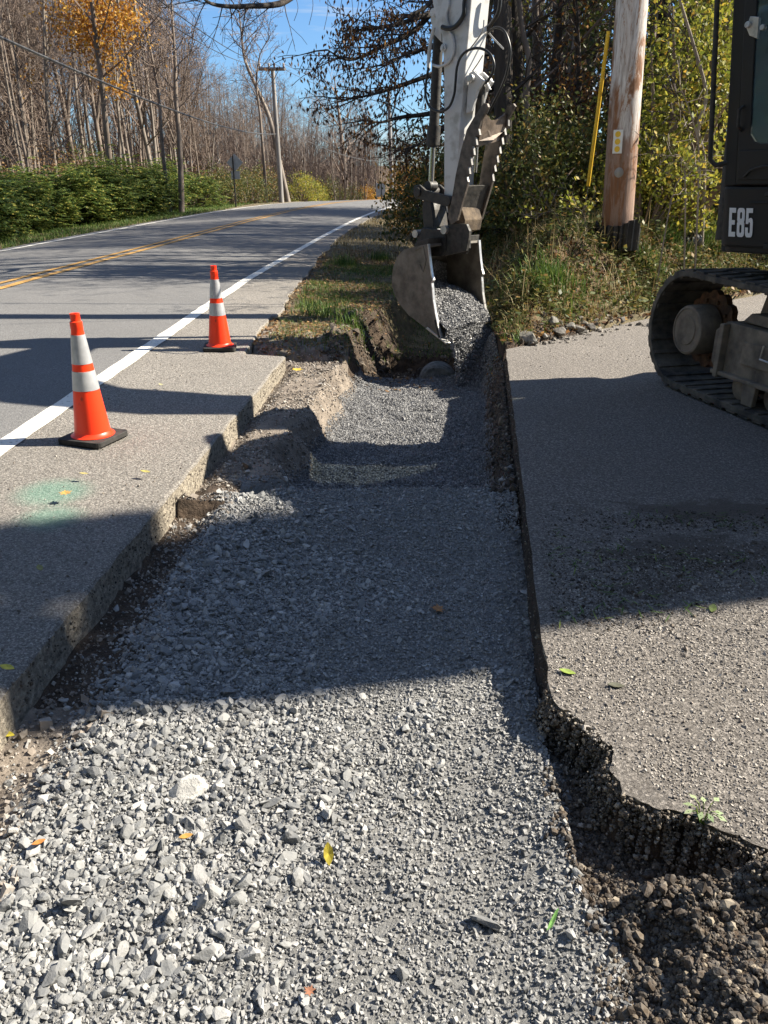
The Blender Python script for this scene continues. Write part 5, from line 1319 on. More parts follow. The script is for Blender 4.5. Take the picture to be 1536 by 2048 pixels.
# special trees on the left / middle
def special(name, px, pyb, Y, h, label, seed, r=.12, lean=(0, 0), bm_='bark_l', tw='twig', nb=14, first=.3, **kw):
    p = PY(px, pyb, Y); t = tree_obj(name, seed, h, r, nb, first, bm_, tw, label, **kw); t.location = (p.x, Y, ground_at(p.x, Y)); return t
special('leaning_tree', 585, 415, 38, 10.6, 'tall pale bare tree leaning left right behind the crossarm pole', 301, .17, (-.30, 0), lean=None) if False else None
def bent_tree(label, px, Y, pts, r, seed, mat='bark_l'):
    Y = max(Y, 34)
    P = [PY(a, b, Y + k * .15) for k, (a, b) in enumerate(pts)]; P[0].z = ground_at(P[0].x, P[0].y) - .2
    t = empty('leaning_tree', (P[0].x, P[0].y, P[0].z + .2)); tag(t, label, 'tree'); S = sm(P, 5); n = len(S)
    MB().tube(S, [r * (1 - .82 * k / (n - 1)) for k in range(n)], 8).build('trunk', M[mat], t, smooth=60)
    cr = MB(); g = random.Random(seed); tips = []
    for k in range(int(n * .35), n, 1):
        a = g.uniform(0, 6.28); dd = Vector((math.cos(a), math.sin(a) * .6, .8)).normalized(); grow(cr, S[k], dd, g.uniform(.8, 1.9) * Y / 36, r * .22, 2, g, tips, 4, 0, 5, .7, .009)
    cr.build('crown', M['twig'], t); return t
bent_tree('tall pale bare tree leaning to the left behind the crossarm pole', 585, 50, [(578, 418), (560, 330), (540, 240), (515, 180), (490, 120), (483, 70), (478, 20)], .17, 41)
bent_tree('forked bare tree leaning right at the left end of the sky gap', 470, 47, [(533, 400), (527, 320), (520, 230), (513, 170), (520, 110), (540, 75)], .10, 42, 'bark_m')
bent_tree('tall straight dark trunk rising at the right edge of the left woods', 358, 27, [(360, 400), (360, 300), (352, 200), (350, 120), (345, 40), (340, -60)], .13, 43, 'bark_m')
bent_tree('slender dark trunk curving left beside the tall straight one at the woods edge', 330, 26, [(338, 400), (325, 300), (318, 200), (305, 120), (290, 40), (280, -60)], .09, 44, 'bark_m')
# big spreading tree far right of the middle
t = tree_obj('spreading_tree', 77, 13, .42, 12, .22, 'bark_m', 'twig', 'broad bare tree with heavy spreading limbs beyond the road near the thin far pole', lvl=3, kids=5, blen=.55, asc=.35, minr=.012)
p = PY(690, 400, 72); place(t, p.x, 72, .82, 1.0)
# orange-leaved tree
t = tree_obj('maple_tree', 500, 14, .12, 20, .35, 'bark_m', 'twig', 'maple still holding bright orange leaves, standing in the left woods', leaves=None, kids=5)
p = PY(225, 400, 31); place(t, p.x, 31, 1.0, .5)
g = np.random.default_rng(4); cl = []
for (px, py, s, k) in ((170, 12, .45, 900), (190, 55, .55, 1200), (150, 60, .5, 800), (235, 45, .45, 900), (250, 28, .3, 500), (125, 45, .35, 380), (215, 95, .4, 380), (225, 130, .3, 260), (238, 178, .22, 330), (205, 172, .22, 130), (185, 90, .35, 300), (270, 60, .3, 160), (160, -30, .6, 900), (210, -20, .5, 700), (65, 150, .4, 200)):
    s *= 1.1; k = int(k * .42); c_ = PY(px, py, 30.8); cl.append(np.array(tuple(c_))[None] + g.normal(0, 1, (k, 3)) * np.array([s, s * .8, s * .8]))
C = np.concatenate(cl); n_ = len(C); A = unit(g, n_); A[:, 2] -= .4; A = nrmz(A) * .062; B = nrmz(cross(A, unit(g, n_))) * .04
V_ = np.array(t.location); f_ = leafcards((C - V_), A, B, 'foliage', M['l_orange']); f_.parent = t; f_.rotation_euler = (0, 0, -.5)
# far-off wood behind everything on the left: one mass of thin stems
m = MB(); gq = random.Random(17)
for k in range(2600):
    px = gq.uniform(-420, 760); Y = gq.uniform(60, 125); p = PY(px, 400, Y); x = p.x
    if x > float(xe_l(np.array([Y]))[0]) - 3: continue
    h = gq.uniform(5, 9) * (1 if px < 480 else .75) * (Y / 90); z = gz_ = -1.6; b = Vector((x, Y, -3)); tp = Vector((x + gq.gauss(0, .5), Y, h)); m.tube([b, b.lerp(tp, .5) + Vector((gq.gauss(0, .15), 0, 0)), tp], [.06, .04, .012], 3, cap=False)
    for q in range(5):
        t_ = gq.uniform(.35, .95); a = b.lerp(tp, t_); e = a + Vector((gq.gauss(0, .8), gq.gauss(0, .5), gq.uniform(.5, 1.6))); m.tube([a, e], [.02, .008], 3, cap=False)
tag(m.build('distant_wood', M['twig']), 'distant leafless wood closing the view behind the nearer trees', 'woods', kind='stuff')
# shrubs -------------------------------------------------
def shrub(name, seed, w, d, h, nleaf, sz, mat, label, group=None, stems=9, clumps=30, frond=False, tw='twig_d', low=.05, asp=.5):
    g = np.random.default_rng(seed); gg = random.Random(seed); t = empty(name); tag(t, label, 'shrub', group)
    u = unit(g, clumps); u[:, 2] = np.abs(u[:, 2]); rr_ = g.uniform(.3, 1.08, clumps)[:, None] ** .5
    cc = u * rr_ * np.array([w / 2, d / 2, h * .82]) + np.array([0, 0, h * low])
    st = MB()
    for k in range(stems):
        e = Vector(cc[k % clumps]); b = Vector((e.x * .25, e.y * .25, -.1)); mdl = b.lerp(e, .5) + Vector((gg.gauss(0, .06), gg.gauss(0, .06), .1 * h)); st.tube(sm([b, mdl, e], 4), [max(.005, .02 * h * (1 - k_ / 9)) for k_ in range(9)], 4, cap=False)
    st.build('stems', M[tw], t)
    if frond:
        nf = nleaf // 13; ci = g.integers(0, clumps, nf); base = cc[ci] + g.normal(0, 1, (nf, 3)) * np.array([w, d, h]) * .09
        az = g.random(nf) * 6.283; dr = np.stack([np.cos(az), np.sin(az), g.uniform(-.25, .35, nf)], -1); dr += (cc[ci] / np.array([w, d, h])) * .35; dr = nrmz(dr); side = nrmz(cross(dr, np.tile([[0, 0, 1.0]], (nf, 1))))
        L = .34 * g.uniform(.7, 1.2, (nf, 1)); Cs, As, Bs = [], [], []
        for k in range(13):
            s = (k // 2 + 1) / 7; sg = 1 if k % 2 else -1
            c_ = base + dr * L * s + np.array([0, 0, -.22]) * (s * s) * L + side * sg * sz * .8 * (k < 12); a = nrmz(side * sg * (k < 12) + dr * (.35 if k < 12 else 1) + np.array([0, 0, -.35]) + g.normal(0, .12, (nf, 3))) * sz * (1 - .35 * s)
            b = nrmz(cross(a, np.tile([[0, 0, 1.0]], (nf, 1)) + g.normal(0, .3, (nf, 3)))) * sz * .26; Cs.append(c_); As.append(a); Bs.append(b)
        C, A, B = np.concatenate(Cs), np.concatenate(As), np.concatenate(Bs)
    else:
        ci = g.integers(0, clumps, nleaf); C = cc[ci] + g.normal(0, 1, (nleaf, 3)) * np.array([w, d, h]) * (.55 / clumps ** .5)
        A = unit(g, nleaf); A[:, 2] -= .3; A = nrmz(A) * sz * g.uniform(.6, 1.2, (nleaf, 1)); B = nrmz(cross(A, unit(g, nleaf))) * np.linalg.norm(A, axis=1)[:, None] * asp
    C[:, 2] = np.maximum(C[:, 2], .02)
    leafcards(C, A, B, 'foliage', M[mat], t); return t
GH = 'dark green shrubs of the roadside hedge'
HP = [shrub('sumac_shrub', 600 + i, 2.6, 2.2, 1.75, 9500, .075, 'l_dark', 'dark green leafy shrub in the roadside hedge on the left', GH, clumps=26, frond=True) for i in range(4)]
used_h = 0
for i, (px, Y) in enumerate([(-160, 17.5), (-60, 18), (20, 18.5), (-110, 21), (90, 19.5), (-20, 22), (60, 22.5), (150, 21), (130, 24), (205, 22.5), (250, 24.5), (190, 26), (300, 26), (260, 28.5), (345, 28), (385, 30.5), (330, 31), (430, 33), (360, 29), (400, 33), (440, 35.5), (455, 37.5), (310, 29.5), (280, 27.5), (230, 25.5), (420, 35), (475, 39.5)]):
    p = PY(px, 400, Y); x = min(p.x, float(xe_l(np.array([Y]))[0]) - 1.0 - 1.2)
    o = HP[i % 4] if i < 4 else copy_tree(HP[i % 4]); s = gr.uniform(.85, 1.15); place(o, x - (0 if i % 3 else .8), Y, s, gr.uniform(0, 6), s * gr.uniform(.95, 1.15) * (1 + .08 * (i > 13)))
# brushy shrubs behind hedge and along the far road edge
GB = 'leafless brush under the left woods'
BP = [shrub('brush', 650 + i, 3.2, 2.6, 2.6, 1500, .045, ('l_rust', 'l_olive', 'l_rust')[i], 'reddish brown leafless brush under the woods behind the hedge', GB, clumps=60, stems=60, tw='twig') for i in range(3)]
k = 0
for i in range(110):
    px = gr.uniform(-250, 560); Y = gr.uniform(26, 62); p = PY(px, 400, Y)
    if p.x > float(xe_l(np.array([Y]))[0]) - 4.6: continue
    o = BP[k] if k < 3 else copy_tree(BP[k % 3]); k += 1; place(o, p.x, Y, gr.uniform(.8, 1.3), gr.uniform(0, 6))
GY = 'yellow-green bushes beyond the road'
YP = [shrub('roadside_bush', 680 + i, 3.0, 2.4, 2.2, 2600, .06, ('l_yel', 'l_olive', 'l_orange')[i], 'low bush at the far side of the road between the poles', GY, clumps=40, stems=30, tw='twig') for i in range(3)]
labs = ['bright yellow-green bush', 'dull olive bush', 'orange-brown bush']
wher = ['left of the crossarm pole', 'right behind the crossarm pole', 'right of the crossarm pole', 'left of the broad spreading tree', 'under the broad spreading tree', 'left of the thin far pole', 'right of the thin far pole', 'at the foot of the thin far pole', 'farthest back past the bend', 'between the leaning tree and the small sign', 'near the small rectangular sign', 'behind the diamond sign', 'just right of the diamond sign', 'farthest left beyond the end of the hedge', 'between the hedge and the crossarm pole', 'behind the excavator bucket linkage']
for i, (px, Y, kk, s) in enumerate([(500, 45, 1, .8), (600, 54, 0, .9), (635, 60, 0, .8), (668, 64, 1, 1.0), (705, 68, 1, .9), (735, 70, 2, .9), (812, 78, 2, 1.3), (790, 80, 2, 1.1), (650, 78, 1, 1.5), (612, 66, 0, 1.3), (760, 76, 1, 1.2), (455, 42, 1, .8), (490, 48, 1, 1.0), (440, 46, 1, 1.1), (530, 52, 1, 1.1), (845, 82, 1, 1.8)]):
    p = PY(px, 400, Y); x = p.x; x = min(x, float(xe_l(np.array([Y]))[0]) - 1.2) if px < 640 else x
    o = copy_tree(YP[kk]) if (kk in [q for q in used if isinstance(q, int)]) else YP[kk]; used.add(kk); place(o, x, Y, s, gr.uniform(0, 6)); o['label'] = labs[kk] + ' ' + wher[i]
# ---------------- right woods
LAB_R = 'tall thin-leaved tree in the shaded woods on the right bank'
GR = 'trees in the shaded woods on the right'
RP = [tree_obj('woodland_tree', 200 + i, 13, (.17, .13, .10, .2)[i], (16, 14, 12, 18)[i], (.3, .22, .15, .35)[i], ('bark_m', 'bark_d', 'bark_m', 'bark_d')[i], ('twig', 'twig_d', 'twig', 'twig_d')[i], LAB_R, group=GR, kids=5, minr=.007, leaves=(('l_brown', 'l_olive', 'l_yel', 'l_brown')[i], (700, 1100, 900, 800)[i], .055, .35, .12)) for i in range(4)]
used = set(); n = 0
while n < 84:
    px = gr.uniform(860, 1800); Y = 13.5 + 26 * gr.random() ** .8; p = PY(px, 300, Y)
    if p.x < float(xe_r(np.array([Y]))[0]) + 3.0 or (1190 < px < 1290 and Y < 15): continue
    inst(RP, gr.randrange(4), p.x, Y, gr.uniform(.75, 1.15)); n += 1
def trunk_tree(label, pts, Y, r, seed, mat='bark_d', nb=8, name='woodland_tree', leaves=None, blen=1.6):
    P = [PY(a, b, Y) for a, b in pts]; P[0].z = ground_at(P[0].x, P[0].y) - .2
    t = empty(name, (P[0].x, P[0].y, P[0].z + .2)); tag(t, label, 'tree'); S = sm(P, 5); n = len(S); e = (S[-1] - S[-2]).normalized(); S += [S[-1] + e * k for k in (1.5, 3, 4.5)]; n = len(S)
    MB().tube(S, [r * (1.25 if k == 0 else 1) * (1 - .6 * k / (n - 1)) for k in range(n)], 14).build('trunk', M[mat], t, smooth=60)
    cr = MB(); g = random.Random(seed); tips = []
    for k in range(nb):
        i = int(lerp(n * .3, n - 1, g.random())); a = g.uniform(0, 6.28); dd = Vector((math.cos(a), math.sin(a) * .6, .6)).normalized(); grow(cr, S[i], dd, g.uniform(.6, 1.2) * blen, r * .25, 2, g, tips, 4, 0, 5, .7, .007)
    cr.build('crown', M['twig_d'], t)
    if leaves:
        mt, k, sz = leaves; gg = np.random.default_rng(seed); T = np.array([tuple(v) for v in tips]); C = T[gg.integers(0, len(T), k)] + gg.normal(0, .2, (k, 3)); A = unit(gg, k); A[:, 2] -= .5; A = nrmz(A) * sz; B = nrmz(cross(A, unit(gg, k))) * sz * .5
        leafcards(C, A, B, 'foliage', M[mt], t)
    return t
BIG = trunk_tree('massive dark trunk directly behind the excavator arm', [(1003, 470), (1004, 350), (1006, 200), (1003, 60), (1000, -60), (998, -250)], 13.2, .17, 51, nb=5)
trunk_tree('slim leaning trunk with pale bark right of the massive dark trunk', [(1062, 440), (1058, 330), (1052, 200), (1058, 120), (1045, 60), (1032, -60)], 13.5, .07, 52, 'bark_m', 6, leaves=('l_brown', 500, .045))
trunk_tree('straight dark trunk midway between the excavator arm and the weathered pole', [(1100, 450), (1095, 300), (1108, 150), (1120, 40), (1128, -100)], 14.5, .10, 53, nb=7, leaves=('l_olive', 700, .05))
trunk_tree('thin dark sapling close to the yellow guy guard', [(1160, 440), (1152, 300), (1158, 150), (1150, 0), (1146, -80)], 14.0, .06, 54, nb=7, leaves=('l_brown', 500, .045))
trunk_tree('thick dark trunk standing just right of the weathered pole', [(1316, 450), (1318, 300), (1322, 150), (1328, 0), (1330, -120)], 16.0, .19, 55, nb=7, leaves=('l_olive', 900, .05))
trunk_tree('crooked grey sapling rising to the left of the excavator cab', [(1418, 420), (1408, 330), (1395, 260), (1412, 190), (1390, 100), (1360, 0), (1350, -60)], 10.6, .03, 56, 'bark_l', 7, blen=.9, leaves=('l_yel', 500, .04))
# limbs with hanging brown leaves reaching left from the massive trunk
ob_ = empty('oak_tree', (0, 0, 0)); 
lim = MB(); g = random.Random(8); tips = []; tw = MB()
root = PY(1035, 470, 14.6); root.z = ground_at(root.x, root.y); ob_.location = root; tag(ob_, 'oak with brown leaves hanging from limbs that reach left over the ditch', 'tree')
TR = [root + Vector((0, 0, -.2))] + [PY(a, b, 14.6) for a, b in [(1034, 300), (1030, 120), (1022, -20), (1010, -200), (1000, -420), (995, -640)]]
MB().tube(sm(TR, 4), [.16 * (1 - .55 * k / 24) for k in range(25)], 12).build('trunk', M['bark_d'], ob_, smooth=60)
LP = [[(1020, -60), (900, -10), (830, 60), (760, 95), (700, 120), (655, 100)], [(1028, 90), (930, 120), (860, 150), (790, 175), (740, 190), (690, 200)], [(1028, 150), (940, 200), (870, 225), (800, 235), (760, 245), (735, 240)],
      [(1020, -30), (900, 20), (850, 30), (790, 50), (720, 60), (680, 62)], [(1015, -200), (930, -80), (880, -20), (850, 15), (800, 40), (760, 75)], [(1030, 200), (930, 235), (880, 262), (835, 290), (800, 300)], [(1022, 60), (920, 80), (860, 95), (810, 110), (775, 130)]]
for L_ in LP:
    P = sm([PY(a, b, 14.6 - 2.2 * i / len(L_)) for i, (a, b) in enumerate(L_)], 5); n = len(P); lim.tube(P, [.065 * (1 - .88 * k / (n - 1)) for k in range(n)], 6, cap=False)
    for k in range(int(n * .3), n):
        for _ in range(1):
            a = g.uniform(0, 6.28); dd = Vector((-.5 + math.cos(a) * .6, math.sin(a) * .6, g.uniform(-.5, .3))).normalized(); grow(tw, P[k], dd, g.uniform(.4, .85), .014, 1, g, tips, 4, .07, 4, .7, .005)
lim.build('limb', M['bark_d'], ob_, smooth=60); tw.build('twigs', M['twig_d'], ob_)
T = np.array([tuple(v) for v in tips]); gg = np.random.default_rng(2); k = 3300; C = T[gg.integers(0, len(T), k)] + gg.normal(0, .055, (k, 3)); C[:, 2] -= .03
A = gg.normal(0, .35, (k, 3)); A[:, 2] -= 1; A = nrmz(A) * gg.uniform(.026, .046, (k, 1)); B = nrmz(cross(A, unit(gg, k))) * .016
leafcards(C, A, B, 'foliage', M['l_brown'], ob_)
# overhanging limb across the top of the picture
P = sm([PY(a, b, 12.0 + i * .3) for i, (a, b) in enumerate([(408, -2), (425, 8), (460, 13), (500, 12), (545, 10), (575, 0), (620, -40), (760, -180), (995, -420)])], 5)
P[-1] = Vector(TR[5]); m = MB(); n = len(P); m.tube(P, [.016 + .05 * k / n for k in range(n)], 7, cap=False); m.build('limb', M['bark_d'], ob_, smooth=60)
m = MB(); tt_ = []
for k in range(0, 26, 2):
    for _ in range(1): grow(m, P[k], Vector((g.uniform(-.8, .2), g.uniform(-.3, .3), g.uniform(-.7, .3))).normalized(), g.uniform(.25, .75), .010, 1, g, tt_, 4, .06, 3, .7, .004)
m.build('twigs', M['twig_d'], ob_)
m = MB()
for (a, b, c_) in ((650, -30, 60), (700, -30, 95), (738, -30, 45), (765, -30, 70), (620, -30, 50), (590, -10, 42)):
    m.tube(sm([PY(a, b, 12), PY(a + 6, (b + c_) / 2, 12), PY(a - 2, c_, 12)], 4), .004, 3, cap=False)
m.build('twigs', M['twig_d'], ob_)
# leafy understory on the right
def rshrub(px, Y, w, h, n, mat, label, seed, sz=.045, lift=0, tw='twig', clumps=45, stems=26):
    p = PY(px, 400, Y); t = shrub('understory_shrub', seed, w, w * .8, h, n, sz, mat, label, 'shrubs of the right bank', clumps=int(clumps * .75), stems=stems, tw=tw); place(t, p.x, Y, 1, gr.uniform(0, 6)); return t
rshrub(1345, 11.2, 2.0, 3.4, 5600, 'l_yel', 'bright yellow-green shrub between the weathered pole and the excavator cab', 701, .04, clumps=34)
rshrub(1405, 12.6, 2.4, 4.4, 5600, 'l_yel', 'taller yellow-green shrub behind the sapling beside the excavator cab', 702, .045, clumps=36)
rshrub(1310, 12.4, 1.8, 2.6, 6000, 'l_olive', 'olive shrub right behind the weathered pole', 703, .04)
rshrub(1185, 12.2, 1.9, 1.7, 3800, 'l_olive', 'olive shrub behind the yellow guy guard', 704, .04)
rshrub(1120, 11.6, 1.9, 1.4, 3800, 'l_olive', 'low olive shrub between the arm and the guy guard', 705, .038)
rshrub(1060, 11.2, 1.7, 1.7, 5500, 'l_olive', 'dark green shrub right of the toothed thumb', 706, .036)
rshrub(1145, 14.6, 2.6, 3.0, 3200, 'l_brown', 'brown-leaved shrub far behind the guy guard', 707, .05)
rshrub(1075, 14.0, 2.2, 2.2, 2600, 'l_olive', 'tall olive shrub right behind the massive dark trunk', 708, .045)
rshrub(1250, 15.5, 3.2, 4.8, 4200, 'l_olive', 'high olive thicket behind the top of the weathered pole', 709, .055)
rshrub(1460, 14.5, 3.2, 5.2, 8000, 'l_olive', 'high olive thicket behind the excavator cab', 710, .055)
rshrub(1290, 10.6, 1.4, 1.2, 2600, 'l_yel', 'small yellowing shrub at the right foot of the weathered pole', 711, .035, clumps=25)
rshrub(940, 13.5, 1.8, 1.9, 4500, 'l_olive', 'olive shrub behind the bucket linkage', 712, .04)
rshrub(900, 17, 2.6, 2.8, 5000, 'l_olive', 'olive shrub left of the excavator arm', 713, .05)
rshrub(860, 23, 3.0, 2.4, 5000, 'l_orange', 'golden brown shrub behind the bucket cylinder', 714, .06)
rshrub(960, 19, 3.0, 4.0, 4000, 'l_brown', 'tall brown-leaved shrub behind the white arm', 715, .055)
rshrub(1560, 12.5, 3.0, 3.4, 7000, 'l_olive', 'olive shrub hidden partly by the excavator cab', 716, .05)
rshrub(1345, 18, 4.0, 7.5, 4200, 'l_olive', 'tall thicket above the yellow-green shrubs', 717, .07, clumps=80)
rshrub(1110, 18, 3.5, 6.0, 2600, 'l_olive', 'tall leafy thicket between the arm and the weathered pole', 718, .07, clumps=80)
# bare saplings on the bank
def sticks(pts, Y, r, label, mat='bark_l', seed=1):
    P = [PY(a, b, Y) for a, b in pts]; P[0].z = ground_at(P[0].x, P[0].y) - .05; t = empty('sapling', P[0]); tag(t, label, 'sapling'); S = sm(P, 4); n = len(S)
    MB().tube(S, [r * (1 - .7 * k / n) for k in range(n)], 5, cap=False).build('stem', M[mat], t)
    m = MB(); g = random.Random(seed); tt = []
    for k in range(3, n): grow(m, S[k], Vector((g.uniform(-1, 1), g.uniform(-.4, .4), g.uniform(-.1, .8))).normalized(), g.uniform(.2, .45), r * .35, 1, g, tt, 3, 0, 3, .8, .003)
    m.build('twigs', M[mat], t)
    if seed % 2:
        gg = np.random.default_rng(seed); T = np.array([tuple(v) for v in tt]); k = 90; C = T[gg.integers(0, len(T), k)] + gg.normal(0, .03, (k, 3)); A = unit(gg, k) * .03; B = nrmz(cross(A, unit(gg, k))) * .018; leafcards(C, A, B, 'foliage', M['l_yel'], t)
sticks([(1392, 440), (1370, 350), (1345, 310), (1318, 330)], 9.2, .012, 'arching pale sapling with a few green leaves near the black side panel', seed=61)
sticks([(1330, 440), (1345, 390), (1375, 350), (1395, 330)], 9.0, .010, 'pale crossing stems low between the pole and the cab', seed=63)
sticks([(1412, 430), (1398, 330), (1388, 250), (1360, 170)], 9.6, .014, 'upright whitish sapling close to the handrail of the cab', seed=64)
sticks([(1130, 470), (1112, 430), (1090, 425), (1070, 440)], 9.4, .008, 'short arching stem with pale leaves on the bank left of the pole', seed=65)
sticks([(1180, 470), (1168, 430), (1150, 415)], 9.2, .007, 'short stem with pale leaves just left of the black sleeve', seed=67)
# ---------------- grass and straw (stuff)
def blades(name, x, y, h, w, mat, g, lean=.35, dry=False):
    n = len(x); z = H(x, y); az = g.random(n) * 6.283; ln = np.abs(g.normal(0, lean, n)); hh = h * g.uniform(.5, 1.25, n)
    b = np.stack([x, y, z - .01], -1); d = np.stack([np.cos(az) * ln, np.sin(az) * ln, np.ones(n)], -1); d = nrmz(d)
    sd = np.stack([-np.sin(az), np.cos(az), 0 * az], -1) * (w * g.uniform(.6, 1.2, n))[:, None]
    m_ = b + d * (hh * .55)[:, None]; tp = m_ + nrmz(d + np.stack([np.cos(az) * ln * 1.6, np.sin(az) * ln * 1.6, -.4 * ln], -1)) * (hh * .5)[:, None]
    V = np.stack([b - sd, b + sd, m_ + sd * .7, m_ - sd * .7, tp], 1).reshape(-1, 3); i = np.arange(n) * 5
    F3 = np.concatenate([np.stack([i, i + 1, i + 2], -1), np.stack([i, i + 2, i + 3], -1), np.stack([i + 3, i + 2, i + 4], -1)]); return npmesh(name, V, F3, mat)
M['grass'] = leaf_mat('green_grass', [(0, (.04, .09, .015)), (.6, (.09, .17, .03)), (1, (.22, .28, .06))], .25)
M['straw'] = leaf_mat('dry_grass', [(0, (.16, .11, .05)), (.6, (.34, .26, .12)), (1, (.52, .43, .24))], .25)
g = np.random.default_rng(31)
def rnd(n, x0, x1, y0, y1, f):
    x = x0 + (x1 - x0) * g.random(n); y = y0 + (y1 - y0) * g.random(n); k = g.random(n) < f(x, y); return x[k], y[k]
def fverge(x, y):
    s = x - xe_r(y); c = ss(-.25, .25, fbm(x * 1.2, y * .7, 4, 55)); return (s > .12) * (s < 2.6) * (.25 + .75 * c) * ss(7.0, 7.9, y + .9 * s) * np.where((y < 9.3) & (H(x, y) < -.28), 0, 1)
x, y = rnd(60000, -1.6, 2.4, 6.9, 15, fverge); o = blades('verge_grass', x, y, .075, .0035, M['grass'], g, .5); tag(o, 'short green grass on the right verge beside the white edge line', 'grass', kind='stuff')
x, y = rnd(42000, -1.6, 2.4, 6.9, 16, lambda x, y: fverge(x, y) * ss(.6, .35, vn(x * .9, y * .9, 5)) + .15 * fverge(x, y)); o = blades('dry_verge_grass', x, y, .07, .003, M['straw'], g, .8); tag(o, 'dry tan grass on the right verge', 'grass', kind='stuff')
def fv2(x, y): s = x - xe_r(y); return ((s > .05) & (s < 3.2)) * 1.0
x, y = rnd(26000, -1.5, 7, 15, 50, fv2); o = blades('far_verge_grass', x, y, .12, .010, M['straw'], g, .6); tag(o, 'tan grass along the right edge of the far road', 'grass', kind='stuff')
def fl_(x, y): s = xe_l(y) - x; return ((s > .05) & (s < 2.6)) * 1.0
x, y = rnd(60000, -13.5, -7, 13, 45, fl_); o = blades('left_verge_grass', x, y, .12, .008, M['grass'], g, .5); tag(o, 'green grass strip between the left edge line and the hedge', 'grass', kind='stuff')
x, y = rnd(22000, -13.5, -7, 13, 45, lambda x, y: fl_(x, y) * (xe_l(y) - x < 1.1)); o = blades('dry_left_verge_grass', x, y, .09, .008, M['straw'], g, .8); tag(o, 'tan dry grass at the left edge of the road', 'grass', kind='stuff')
def fb(x, y): d = bank_d(x, y); return (d > .06) * (d < 3.2) * np.where(y < 17, 1, 0) * (.35 + .65 * ss(-.3, .3, fbm(x * 1.5, y * 1.5, 3, 66))) * (x < 6.5)
x, y = rnd(150000, .8, 6.5, 6.8, 16, lambda x, y: fb(x, y) * (.25 + .75 * ss(.2, .6, bank_d(x, y) + .6 * fbm(x, y, 3, 3)))); o = blades('bank_grass', x, y, .085, .0045, M['grass'], g, .7); tag(o, 'green grass tufts along the top of the right bank', 'grass', kind='stuff')
x, y = rnd(70000, .8, 6.5, 6.8, 14, fb); o = blades('bank_straw', x, y, .14, .003, M['straw'], g, 1.5); tag(o, 'tangled dry stalks covering the right bank', 'dry grass', kind='stuff')
x, y = rnd(1300, 1.2, 5.5, 7.3, 11, lambda x, y: (bank_d(x, y) > .2) * 1.0); o = blades('dry_stalks', x, y, .42, .004, M['straw'], g, 1.3); tag(o, 'long pale broken stalks leaning on the right bank', 'dry stalks', kind='stuff')
# low leafy weeds on the bank
x, y = rnd(70000, .9, 7.5, 6.9, 13, lambda x, y: (bank_d(x, y) > .05) * (.12 + .88 * ss(-.1, .35, fbm(x * 1.4 + 4, y * 1.4, 4, 88))))
n_ = len(x); hh_ = .02 + .20 * g.random(n_) ** 1.5 * (.4 + ss(-.1, .4, fbm(x * 3, y * 3, 3, 12))); C = np.stack([x, y, H(x, y) + hh_], -1); A = unit(g, n_); A[:, 2] *= .5; A = nrmz(A) * g.uniform(.016, .045, (n_, 1)); B = nrmz(cross(A, unit(g, n_) * .5 + np.array([0, 0, 1]))) * np.linalg.norm(A, axis=1)[:, None] * .55
tag(leafcards(C, A, B, 'bank_weeds', M['l_olive']), 'low leafy weeds and vines covering the right bank', 'weeds', kind='stuff')
# big tufts
tx = []; ty = []
for (px, py, Y, n_) in ((1110, 545, 8.4, 260), (1085, 560, 8.2, 160), (1400, 470, 8.8, 420), (1350, 480, 8.6, 300), (1300, 520, 8.3, 120), (1045, 555, 8.3, 120), (690, 520, 10.5, 300), (760, 510, 10.8, 300), (640, 620, 8.8, 140), (705, 640, 8.4, 100), (1440, 465, 9.2, 300)):
    p = PT(px, py + 12); tx.append(p.x + g.normal(0, .12, n_)); ty.append(p.y + g.normal(0, .10, n_))
o = blades('grass_tufts', np.concatenate(tx), np.concatenate(ty), .22, .006, M['grass'], g, .6); tag(o, 'taller bright green grass tufts on the bank and verge', 'grass', kind='stuff')
# leaf litter
def litter(name, x, y, sz, mat, label, z=None):
    n = len(x); z = (H(x, y) if z is None else z) + .008; C = np.stack([x, y, z + g.random(n) * .01], -1); A = g.normal(0, 1, (n, 3)) * np.array([1, 1, .35]); A = nrmz(A) * sz * g.uniform(.6, 1.2, (n, 1)); B = nrmz(cross(A, g.normal(0, .35, (n, 3)) + np.array([0, 0, 1]))) * sz * .55
    return tag(leafcards(C, A, B, name, mat), label, 'leaf litter', kind='stuff')
x, y = rnd(26000, -1.5, 2.2, 7.0, 18, lambda x, y: (x > xe_r(y) - .05) * ss(-.5, .2, fbm(x * 2, y * 2, 3, 9)) * np.where(H(x, y) < -.3, .2, 1)); litter('verge_leaf_litter', x, y, .026, M['l_rust'], 'brown fallen leaves scattered over the right verge')
x, y = rnd(60000, .9, 9, 6.9, 22, lambda x, y: (bank_d(x, y) > -.05) * 1.0); litter('bank_leaf_litter', x, y, .035, M['l_brown'], 'brown leaf litter over the right bank and wood floor')
x, y = rnd(14000, -30, -9.5, 18, 50, lambda x, y: (x < xe_l(y) - 2.2) * 1.0); litter('left_leaf_litter', x, y, .09, M['l_rust'], 'brown leaf litter under the left woods')
